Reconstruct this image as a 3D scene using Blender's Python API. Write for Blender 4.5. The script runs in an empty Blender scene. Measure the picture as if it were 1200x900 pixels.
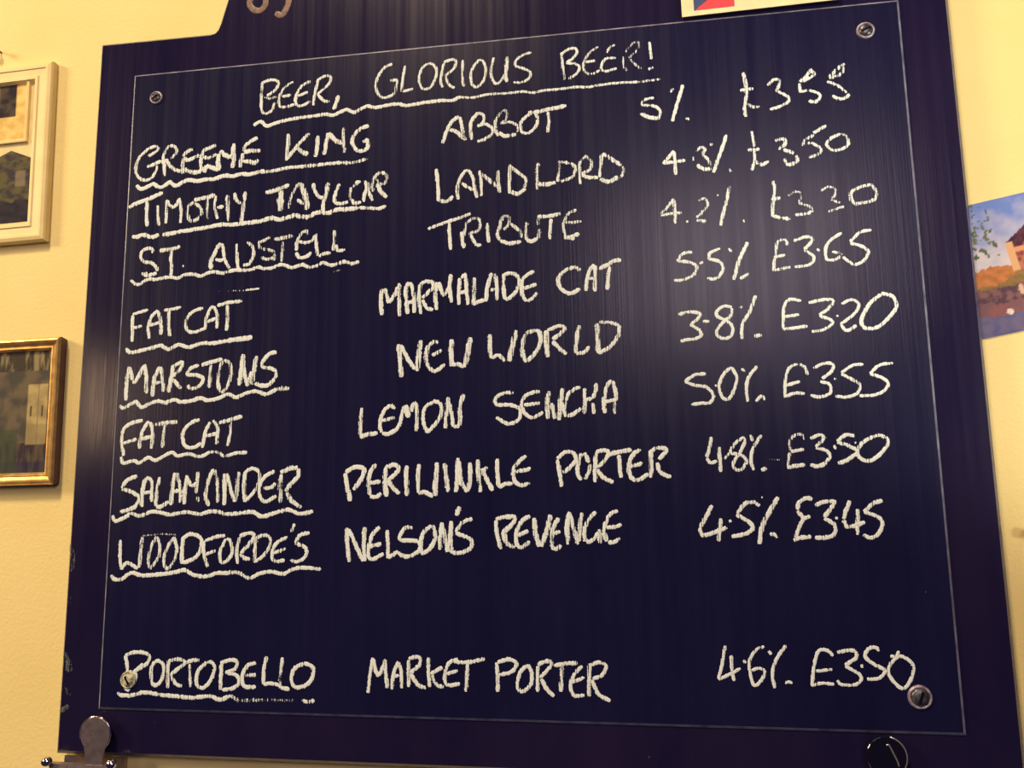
import bpy, bmesh, math, random
from mathutils import Vector, Matrix, noise

C = bpy.context.scene.collection
SC = bpy.context.scene
rnd = random.Random(7)

# ---------------------------------------------------------------- camera
cam_d = bpy.data.cameras.new('camera')
cam = bpy.data.objects.new('camera', cam_d)
C.objects.link(cam)
SC.camera = cam
cam_d.sensor_width = 36.0
cam_d.lens = 25.867
cam_d.clip_start = 0.02
RC = Matrix(((0.9899055766704621, 0.033249006149040534, 0.1377731935712513),
             (0.14095919424341913, -0.1298251562694033, -0.9814662166156671),
             (-0.014746349886207382, 0.9909792794956545, -0.13320139929935998)))
cam.matrix_world = Matrix.Translation((0.13196566610920182, -0.7875275880955752, -0.1349440772128869)) @ RC.to_4x4()

# ---------------------------------------------------------------- world, lamps, exposure
world = bpy.data.worlds.new('room_light')
SC.world = world
world.use_nodes = True
bg = world.node_tree.nodes['Background']
bg.inputs['Color'].default_value = (0.30, 0.25, 0.85, 1)
bg.inputs['Strength'].default_value = 0.075

def area(name, loc, target, size, power, color):
    d = bpy.data.lights.new(name, 'AREA')
    d.shape = 'RECTANGLE'
    d.size, d.size_y = size
    d.energy = power
    d.color = color
    o = bpy.data.objects.new(name, d)
    C.objects.link(o)
    o.location = loc
    o.rotation_euler = (Vector(target) - Vector(loc)).to_track_quat('-Z', 'Y').to_euler()
    return o

def spot(name, loc, target, angle, blend, power, color, radius=0.06):
    d = bpy.data.lights.new(name, 'SPOT')
    d.spot_size = math.radians(angle)
    d.spot_blend = blend
    d.energy = power
    d.color = color
    d.shadow_soft_size = radius
    o = bpy.data.objects.new(name, d)
    C.objects.link(o)
    o.location = loc
    o.rotation_euler = (Vector(target) - Vector(loc)).to_track_quat('-Z', 'Y').to_euler()
    return o

area('ceiling_lamp', (-1.0, -2.5, 3.5), (-0.2, 0.0, 0.0), (0.6, 0.6), 178, (1.0, 0.74, 0.50))
area('left_lamp', (-4.1, -1.9, 1.75), (-0.4, 0.0, 0.0), (1.0, 1.0), 145, (1.0, 0.79, 0.52))
spot('right_wall_spot', (1.45, -1.0, -0.05), (0.85, 0.0, 0.22), 46, 0.2, 46, (1.0, 0.95, 0.86))  # unseen spot, added and coned to brighten the right wall
area('bar_lamp', (0.66, -2.3, 0.78), (0.2, 0.0, 0.0), (1.05, 0.62), 17, (1.0, 0.80, 0.80))
area('side_lamp', (-1.78, -1.6, 0.18), (-0.4, 0.0, 0.0), (0.16, 0.30), 3.0, (1.0, 0.66, 0.36))

vs = SC.view_settings
SC.display_settings.display_device = 'sRGB'
vs.view_transform = 'Standard'
vs.look = 'None'
vs.gamma = 1.0
vs.use_curve_mapping = False
vs.exposure = 0.0

# ---------------------------------------------------------------- materials
class N:
    def __init__(s, name):
        s.m = bpy.data.materials.new(name)
        s.m.use_nodes = True
        s.t = s.m.node_tree
        s.b = s.t.nodes['Principled BSDF']
        s.out = s.t.nodes['Material Output']
    def n(s, typ, **k):
        o = s.t.nodes.new(typ)
        for a, v in k.items():
            setattr(o, a, v)
        return o
    def l(s, a, b):
        s.t.links.new(a, b)
    def coords(s, scale):
        tc = s.n('ShaderNodeTexCoord')
        mp = s.n('ShaderNodeMapping')
        mp.inputs['Scale'].default_value = scale
        s.l(tc.outputs['Object'], mp.inputs['Vector'])
        return mp.outputs['Vector']
    def noise(s, scale, detail=2.0, rough=0.5, sc=1.0):
        x = s.n('ShaderNodeTexNoise')
        x.inputs['Scale'].default_value = sc
        x.inputs['Detail'].default_value = detail
        x.inputs['Roughness'].default_value = rough
        s.l(s.coords(scale), x.inputs['Vector'])
        return x.outputs['Fac']
    def ramp(s, fac, stops):
        r = s.n('ShaderNodeValToRGB')
        e = r.color_ramp.elements
        while len(e) < len(stops):
            e.new(0.5)
        for i, (p, c) in enumerate(stops):
            e[i].position = p
            e[i].color = (*c, 1)
        s.l(fac, r.inputs['Fac'])
        return r.outputs['Color']
    def math(s, op, a, b=None, clamp=False):
        x = s.n('ShaderNodeMath', operation=op, use_clamp=clamp)
        for i, v in enumerate((a, b)):
            if v is None:
                continue
            if isinstance(v, (int, float)):
                x.inputs[i].default_value = v
            else:
                s.l(v, x.inputs[i])
        return x.outputs[0]
    def bump(s, h, strength, dist):
        x = s.n('ShaderNodeBump')
        x.inputs['Strength'].default_value = strength
        x.inputs['Distance'].default_value = dist
        s.l(h, x.inputs['Height'])
        s.l(x.outputs['Normal'], s.b.inputs['Normal'])
    def set(s, **k):
        for a, v in k.items():
            s.b.inputs[a.replace('_', ' ')].default_value = v

def wall_mat():
    s = N('cream_wall_paint')
    f = s.noise((9, 9, 9), 3)
    s.l(s.ramp(f, [(0.3, (0.83, 0.675, 0.245)), (0.7, (0.87, 0.715, 0.28))]), s.b.inputs['Base Color'])
    s.set(Roughness=0.75)
    s.bump(s.noise((260, 260, 260), 3, 0.6), 0.22, 0.002)
    return s.m

def black_paint(name, col, col2, rough, streak, bumpd):
    s = N(name)
    st = s.noise((420, 420, 3.0), 3, 0.65)
    f = s.noise((14, 14, 5), 4, 0.6)
    s.l(s.ramp(f, [(0.3, col), (0.72, col2)]), s.b.inputs['Base Color'])
    rr = s.math('ADD', s.math('MULTIPLY', s.noise((120, 120, 2), 3), 0.22), rough - 0.11)
    s.l(rr, s.b.inputs['Roughness'])
    s.b.inputs['Specular IOR Level'].default_value = 0.27
    s.bump(st, streak, bumpd)
    return s.m

def plain(name, col, rough=0.5, metal=0.0, col2=None, nscale=60, bump=0.0):
    s = N(name)
    c2 = col2 or tuple(v * 0.85 for v in col)
    s.l(s.ramp(s.noise((nscale,) * 3, 4), [(0.32, c2), (0.68, col)]), s.b.inputs['Base Color'])
    s.set(Roughness=rough, Metallic=metal)
    if bump:
        s.bump(s.noise((nscale * 3,) * 3, 3), bump, 0.001)
    return s.m

def chalk_mat(name='white_chalk', k=1.0):
    s = N(name)
    at = s.n('ShaderNodeAttribute', attribute_name='chalk_amount')
    streak = s.noise((640, 0.0, 50), 1, 0.6)
    grain = s.noise((800, 800, 800), 2, 0.6)
    v = s.math('ADD', s.math('MULTIPLY', streak, 2.3), s.math('MULTIPLY', grain, 1.3))
    v = s.math('ADD', v, at.outputs['Fac'])
    a = s.math('MULTIPLY', s.math('SUBTRACT', v, 1.15 + 0.65 + 0.40), 3.6, clamp=True)
    s.l(s.ramp(grain, [(0.3, (0.70 * k, 0.78 * k, 0.70 * k)), (0.7, (0.82 * k, 0.91 * k, 0.84 * k))]), s.b.inputs['Base Color'])
    s.set(Roughness=0.95)
    s.b.inputs['Specular IOR Level'].default_value = 0.1
    tr = s.n('ShaderNodeBsdfTransparent')
    mx = s.n('ShaderNodeMixShader')
    s.l(a, mx.inputs['Fac'])
    s.l(tr.outputs[0], mx.inputs[1])
    s.l(s.b.outputs[0], mx.inputs[2])
    s.l(mx.outputs[0], s.out.inputs['Surface'])
    return s.m

def print_mat(name, rough=0.75):
    s = N(name)
    at = s.n('ShaderNodeAttribute', attribute_name='picture')
    s.l(at.outputs['Color'], s.b.inputs['Base Color'])
    s.set(Roughness=rough)
    s.b.inputs['Specular IOR Level'].default_value = 0.15
    return s.m

def glass_mat():
    s = N('picture_glass')
    tr = s.n('ShaderNodeBsdfTransparent')
    gl = s.n('ShaderNodeBsdfGlossy')
    gl.inputs['Roughness'].default_value = 0.03
    fr = s.n('ShaderNodeFresnel')
    fr.inputs['IOR'].default_value = 1.45
    mx = s.n('ShaderNodeMixShader')
    ge = s.n('ShaderNodeNewGeometry')
    s.l(s.math('MULTIPLY', fr.outputs[0], s.math('SUBTRACT', 1.0, ge.outputs['Backfacing'])), mx.inputs['Fac'])
    s.l(tr.outputs[0], mx.inputs[1])
    s.l(gl.outputs[0], mx.inputs[2])
    s.l(mx.outputs[0], s.out.inputs['Surface'])
    return s.m

M = {
    'wall': wall_mat(),
    'board': black_paint('black_gloss_paint', (0.009, 0.0068, 0.030), (0.0155, 0.0105, 0.036), 0.20, 0.16, 0.0006),
    'panel': black_paint('blackboard_paint', (0.0055, 0.0055, 0.029), (0.009, 0.0085, 0.036), 0.27, 0.24, 0.0005),
    'edge': plain('worn_highlit_edge', (0.34, 0.36, 0.40), 0.35, 0, (0.13, 0.13, 0.17), 60),  # worn grey, lightened to carry the highlight along the panel's chamfer
    'rim': plain('lit_bevel_rim', (0.12, 0.12, 0.16), 0.3, 0, (0.035, 0.033, 0.07), 80),  # lighter colour stands in for light caught by the board's bevel
    'chalkyscrew': plain('chalk_covered_screw', (0.80, 0.78, 0.50), 0.8, 0, (0.12, 0.11, 0.08), 260),
    'chalk': chalk_mat(),
    'scuff': chalk_mat('grey_scuffs', 0.16),
    'gilt': plain('gilt_paint', (0.24, 0.14, 0.075), 0.5, 0.0, (0.09, 0.05, 0.04), 220),
    'screw': plain('painted_screw', (0.17, 0.165, 0.16), 0.35, 0.6, (0.03, 0.03, 0.04), 300),
    'washer': plain('worn_washer', (0.55, 0.53, 0.54), 0.45, 0.35, (0.16, 0.10, 0.13), 260),
    'card': plain('cream_card', (0.90, 0.80, 0.42), 0.7),
    'flagred': plain('flag_red', (0.75, 0.05, 0.06), 0.6),
    'flagblue': plain('flag_blue', (0.03, 0.06, 0.17), 0.6),
    'flagwhite': plain('flag_white', (0.88, 0.80, 0.74), 0.6),
    'flaggreen': plain('printed_olive', (0.42, 0.38, 0.14), 0.6),
    'flagpink': plain('printed_pink', (0.85, 0.48, 0.40), 0.6),
    'whiteframe': plain('cream_painted_wood', (0.86, 0.70, 0.30), 0.45, 0, (0.80, 0.62, 0.24), 40),
    'mat': plain('cream_mount_board', (0.88, 0.74, 0.34), 0.8),
    'gold': plain('worn_gold_leaf', (0.90, 0.62, 0.20), 0.34, 0.75, (0.62, 0.36, 0.11), 90, 0.2),
    'goldside': plain('shaded_red_frame_side', (0.12, 0.045, 0.045), 0.55, 0, (0.08, 0.03, 0.035), 60),  # maroon side with its shade put into the colour
    'steel': plain('dull_steel', (0.50, 0.41, 0.35), 0.34, 0.85, (0.34, 0.27, 0.24), 140, 0.15),
    'chrome': plain('bright_nickel', (0.75, 0.70, 0.60), 0.12, 1.0),
    'nickel': plain('highlight_nickel', (0.62, 0.58, 0.48), 0.28, 0.8),  # light nickel for the coils and the drawn highlights of the dark clip
    'blacksteel': plain('glossy_dark_steel', (0.005, 0.005, 0.013), 0.16, 0.0),  # on the right clip, near-black stands for chrome reflecting a dark room
    'backing': plain('brown_backing', (0.16, 0.09, 0.05), 0.8),
    'rust': plain('dark_red_metal', (0.22, 0.03, 0.025), 0.5),
    'purple': plain('mauve_plastic', (0.20, 0.09, 0.16), 0.5),
    'print': print_mat('photo_print'),
    'glass': glass_mat(),
}

# ---------------------------------------------------------------- helpers
def obj(name, bm, mats, parent=None, smooth=False, recalc=True):
    me = bpy.data.meshes.new(name)
    if recalc:
        bmesh.ops.recalc_face_normals(bm, faces=bm.faces)
    if parent is not None and parent.get('_base') is not None:
        off = Vector(parent['_base'])
        for v in bm.verts:
            v.co -= off
    bm.to_mesh(me)
    bm.free()
    for m in (mats if isinstance(mats, (list, tuple)) else [mats]):
        me.materials.append(m)
    if smooth:
        for p in me.polygons:
            p.use_smooth = True
    o = bpy.data.objects.new(name, me)
    C.objects.link(o)
    if parent is not None:
        o.parent = parent
    return o

def thing(name, label, cat, loc, rot=0.0, group=None):
    o = bpy.data.objects.new(name, None)
    C.objects.link(o)
    o.empty_display_size = 0.05
    o.location = loc
    o.rotation_euler = (0, rot, 0)
    o['label'] = label
    o['category'] = cat
    if group:
        o['group'] = group
    return o

def based(o, loc):
    # children built in room coordinates are shifted to the thing's own origin
    o['_base'] = list(loc)
    return o

def prism(bm, pts, y0, y1, mi=0, bevel=0.0, bmi=None):
    """outline pts (x,z) extruded from y0 (front) to y1 (back); bevel chamfers the front rim."""
    n = len(pts)
    area2 = sum(pts[i][0] * pts[(i + 1) % n][1] - pts[(i + 1) % n][0] * pts[i][1] for i in range(n))
    if area2 < 0:
        pts = pts[::-1]
    rings = []
    if bevel:
        ins = []
        for i in range(n):
            p = Vector(pts[i]); a = Vector(pts[i - 1]); b = Vector(pts[(i + 1) % n])
            d1 = (p - a).normalized(); d2 = (b - p).normalized()
            n1 = Vector((-d1.y, d1.x)); n2 = Vector((-d2.y, d2.x))
            k = n1 + n2
            k = k / max(0.25, k.dot(n1))
            ins.append(p + k * bevel)
        rings.append([bm.verts.new((p.x, y0, p.y)) for p in ins])
        rings.append([bm.verts.new((p[0], y0 + min(bevel, (y1 - y0) * 0.8), p[1])) for p in pts])
    else:
        rings.append([bm.verts.new((p[0], y0, p[1])) for p in pts])
    rings.append([bm.verts.new((p[0], y1, p[1])) for p in pts])
    f = bm.faces.new(rings[0]); f.material_index = mi
    f = bm.faces.new(rings[-1][::-1]); f.material_index = mi
    for k in range(len(rings) - 1):
        for i in range(n):
            j = (i + 1) % n
            f = bm.faces.new((rings[k][i], rings[k + 1][i], rings[k + 1][j], rings[k][j]))
            f.material_index = (bmi if bmi is not None and bevel and k == 0 else mi)

def lathe_y(bm, cx, cz, prof, seg=28, mi=0):
    """profile of (radius, y) spun round an axis along y."""
    rings = []
    for r, y in prof:
        if r < 1e-6:
            rings.append([bm.verts.new((cx, y, cz))])
        else:
            rings.append([bm.verts.new((cx + r * math.cos(2 * math.pi * i / seg), y, cz + r * math.sin(2 * math.pi * i / seg))) for i in range(seg)])
    for a, b in zip(rings, rings[1:]):
        for i in range(seg):
            j = (i + 1) % seg
            if len(a) == 1:
                f = bm.faces.new((a[0], b[j], b[i]))
            elif len(b) == 1:
                f = bm.faces.new((a[i], a[j], b[0]))
            else:
                f = bm.faces.new((a[i], a[j], b[j], b[i]))
            f.material_index = mi

def tube(bm, pts, r, seg=10, mi=0):
    pts = [Vector(p) for p in pts]
    rs = r if isinstance(r, (list, tuple)) else [r] * len(pts)
    rings = []
    ref = None
    for i, p in enumerate(pts):
        t = (pts[min(i + 1, len(pts) - 1)] - pts[max(i - 1, 0)]).normalized()
        if ref is None:
            ref = t.orthogonal().normalized()
        u = (ref - t * ref.dot(t)).normalized()
        ref = u
        w = t.cross(u)
        rings.append([bm.verts.new(p + (u * math.cos(2 * math.pi * k / seg) + w * math.sin(2 * math.pi * k / seg)) * rs[i]) for k in range(seg)])
    for a, b in zip(rings, rings[1:]):
        for k in range(seg):
            bm.faces.new((a[k], a[(k + 1) % seg], b[(k + 1) % seg], b[k])).material_index = mi
    bm.faces.new(rings[0][::-1]).material_index = mi
    bm.faces.new(rings[-1]).material_index = mi

def frame_sweep(bm, w, h, prof, mis=None):
    """mitred picture frame: prof is a closed list of (inset, y)."""
    cs = [(-1, -1), (1, -1), (1, 1), (-1, 1)]
    rings = [[bm.verts.new((sx * (w / 2 - i), y, sz * (h / 2 - i))) for i, y in prof] for sx, sz in cs]
    m = len(prof)
    for a in range(4):
        b = (a + 1) % 4
        for k in range(m):
            l = (k + 1) % m
            f = bm.faces.new((rings[a][k], rings[b][k], rings[b][l], rings[a][l]))
            f.material_index = mis[k] if mis else 0

def box(bm, x0, x1, y0, y1, z0, z1, mi=0):
    prism(bm, [(x0, z0), (x1, z0), (x1, z1), (x0, z1)], y0, y1, mi)

def picture(name, parent, x0, x1, z0, z1, yf, yb, fn, nx=70, nz=70, clip=None):
    """a printed picture: a thin sheet whose front is a fine grid coloured by fn(u,v)."""
    bm = bmesh.new()
    cl = bm.verts.layers.float_color.new('picture')
    g = {}
    for i in range(nx + 1):
        for j in range(nz + 1):
            u, v = i / nx, j / nz
            z = z0 + (z1 - z0) * v
            if clip:
                z = min(z, clip(x0 + (x1 - x0) * u))
                vv = (z - z0) / (z1 - z0)
            else:
                vv = v
            a = bm.verts.new((x0 + (x1 - x0) * u, yf, z))
            a[cl] = (*fn(u, vv), 1)
            g[i, j] = a
    for i in range(nx):
        for j in range(nz):
            if clip and abs(g[i, j].co.z - g[i, j + 1].co.z) < 1e-7 and abs(g[i + 1, j].co.z - g[i + 1, j + 1].co.z) < 1e-7:
                continue
            bm.faces.new((g[i, j], g[i + 1, j], g[i + 1, j + 1], g[i, j + 1]))
    loose = [v for v in bm.verts if not v.link_faces]
    for v in loose:
        bm.verts.remove(v)
    edges = [e for e in bm.edges if e.is_boundary]
    r = bmesh.ops.extrude_edge_only(bm, edges=edges)
    for v in [q for q in r['geom'] if isinstance(q, bmesh.types.BMVert)]:
        v.co.y = yb
    return obj(name, bm, M['print'], parent)

def fbm(x, y, s=1.0):
    return noise.fractal(Vector((x * s, y * s, 3.1)), 0.9, 2.0, 4)

def mixc(a, b, t):
    t = max(0.0, min(1.0, t))
    return tuple(p + (q - p) * t for p, q in zip(a, b))

def lin(r, g, b):
    f = lambda c: (c / 255 / 12.92) if c <= 10.3 else ((c / 255 + 0.055) / 1.055) ** 2.4
    return (f(r), f(g), f(b))

# ---------------------------------------------------------------- the setting
bm = bmesh.new()
box(bm, -2.6, 2.6, 0.022, 0.14, -1.3, 1.6)
w = obj('wall_back', bm, M['wall'])
w['kind'] = 'structure'

# ---------------------------------------------------------------- the chalkboard
BASE = (0.0, 0.0195, -0.4285)
board = based(thing('chalkboard', 'large black framed blackboard chalked with a list of beers and prices', 'chalkboard', BASE), BASE)

def arc(cx, cz, r, a0, a1, n):
    return [(cx + r * math.cos(math.radians(a0 + (a1 - a0) * i / n)), cz + r * math.sin(math.radians(a0 + (a1 - a0) * i / n))) for i in range(n + 1)]

half = [(0.503, -0.4285), (0.503, 0.4285), (0.3535, 0.4273), (0.3480, 0.4283), (0.3447, 0.4315),
        (0.3415, 0.4395), (0.3370, 0.4560), (0.3325, 0.4720), (0.3240, 0.4980), (0.3080, 0.5270), (0.2820, 0.5540), (0.2400, 0.5800), (0.1700, 0.6050), (0.0850, 0.6190)]
outline = half + [(0.0, 0.6230)] + [(-x, z) for x, z in half[::-1]]
bm = bmesh.new()
prism(bm, outline, 0.003, 0.0195, 0, 0.0042, 1)
obj('backboard', bm, [M['board'], M['rim']], board)

bm = bmesh.new()
PW, PH = 0.4516, 0.3790
prism(bm, [(-PW, -PH), (PW, -PH), (PW, PH), (-PW, PH)], 0.0, 0.0034, 0, 0.0031, 1)
obj('writing_panel', bm, [M['panel'], M['edge']], board)

for i, (sx, sz, r) in enumerate([(-0.4184, 0.3447, 0.0080), (0.4141, 0.3454, 0.0092), (0.4123, -0.3446, 0.0108), (-0.4150, -0.3460, 0.0092)]):
    bm = bmesh.new()
    lathe_y(bm, sx, sz, [(r * 0.80, 0.0006), (r * 0.80, -0.0012), (r * 0.66, -0.0028), (r * 0.36, -0.0037), (0, -0.0040)])
    a = math.radians([35, 20, 70, 120][i])
    ca, sa = math.cos(a), math.sin(a)
    bmesh.ops.recalc_face_normals(bm, faces=bm.faces)
    sc_ = obj('screw', bm, M['chalkyscrew' if i == 3 else 'screw'], board, True)
    bm = bmesh.new()
    lathe_y(bm, sx, sz, [(r * 0.78, -0.0002), (r * 0.80, -0.0016), (r * 0.90, -0.0021), (r * 1.02, -0.0013), (r * 1.06, 0.0004)], 32)
    wo = obj('cup_washer', bm, M['chalkyscrew' if i == 3 else 'washer'], None, True)
    wo.data.transform(Matrix.Translation(-Vector(BASE)))
    wo.parent = sc_
    bm = bmesh.new()
    q = [(-r * .55, -r * .11), (r * .55, -r * .11), (r * .55, r * .11), (-r * .55, r * .11)]
    prism(bm, [(sx + x * ca - z * sa, sz + x * sa + z * ca) for x, z in q], -0.0042, -0.0030)
    so = obj('slot', bm, M['blacksteel'], None)
    so.data.transform(Matrix.Translation(-Vector(BASE)))
    so.parent = sc_

# gilt letter on the crest above the panel
def stroke_ribbon(bm, lay, pts, width, dens, y0, hgt, seed, jit=0.16):
    """a raised chalk deposit along pts (x,z): five points across, ragged edges."""
    m = len(pts)
    if m < 2:
        return
    L = [0.0]
    for a, b in zip(pts, pts[1:]):
        L.append(L[-1] + (Vector(b) - Vector(a)).length)
    prev = None
    for i, p in enumerate(pts):
        a = Vector(pts[max(i - 1, 0)]); b = Vector(pts[min(i + 1, m - 1)])
        t = (b - a)
        if t.length < 1e-9:
            t = Vector((1, 0))
        t.normalize()
        nn = Vector((-t.y, t.x))
        wv = width * 0.5
        end = min(L[i], L[-1] - L[i]) / width
        taper = min(1.0, 0.62 + end * 0.9)
        k1 = 1 + jit * 2 * noise.noise(Vector((L[i] * 420, seed * 3.7, 0.3)))
        k2 = 1 + jit * 2 * noise.noise(Vector((L[i] * 420, seed * 3.7, 9.3)))
        pr = dens + 0.16 * noise.noise(Vector((L[i] * 55, seed * 1.9, 4.2)))
        offs = ((-wv * k1 * taper, 0.0, -0.42), (-wv * 0.6 * k1 * taper, hgt * 0.8, -0.02), (0, hgt, 0.06), (wv * 0.6 * k2 * taper, hgt * 0.8, -0.02), (wv * k2 * taper, 0.0, -0.42))
        row = []
        for d, hh, dd in offs:
            q = Vector(p) + nn * d
            v = bm.verts.new((q.x, y0 - hh, q.y))
            if lay is not None:
                v[lay] = pr + dd
            row.append(v)
        if prev:
            for k in range(4):
                bm.faces.new((prev[k], row[k], row[k + 1], prev[k + 1]))
        prev = row

def smooth(pts, step):
    if len(pts) == 2:
        pts = [pts[0], ((pts[0][0] + pts[1][0]) / 2, (pts[0][1] + pts[1][1]) / 2), pts[1]]
    P = [Vector(p) for p in pts]
    P = [P[0] * 2 - P[1]] + P + [P[-1] * 2 - P[-2]]
    out = []
    for i in range(1, len(P) - 2):
        p0, p1, p2, p3 = P[i - 1:i + 3]
        n = max(2, int((p2 - p1).length / step))
        for k in range(n):
            t = k / n
            out.append(0.5 * (2 * p1 + (p2 - p0) * t + (2 * p0 - 5 * p1 + 4 * p2 - p3) * t * t + (3 * p1 - p0 - 3 * p2 + p3) * t ** 3))
    out.append(P[-2])
    return [(v.x, v.y) for v in out]

bm = bmesh.new()
S = [[(-0.2950, 0.4700), (-0.2985, 0.4610), (-0.2930, 0.4520), (-0.2840, 0.4500), (-0.2780, 0.4560), (-0.2765, 0.4660)],
     [(-0.2640, 0.4440), (-0.2560, 0.4405), (-0.2500, 0.4480), (-0.2470, 0.4600), (-0.2530, 0.4780), (-0.2680, 0.4920), (-0.2800, 0.5100), (-0.2720, 0.5290), (-0.2540, 0.5320), (-0.2440, 0.5200)]]
for i, p in enumerate(S):
    stroke_ribbon(bm, None, smooth([(x - 0.003, z) for x, z in p], 0.0015), 0.0076, 1, 0.00295, 0.0004, i, 0.06)
obj('gilt_lettering', bm, M['gilt'], board)

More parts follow.
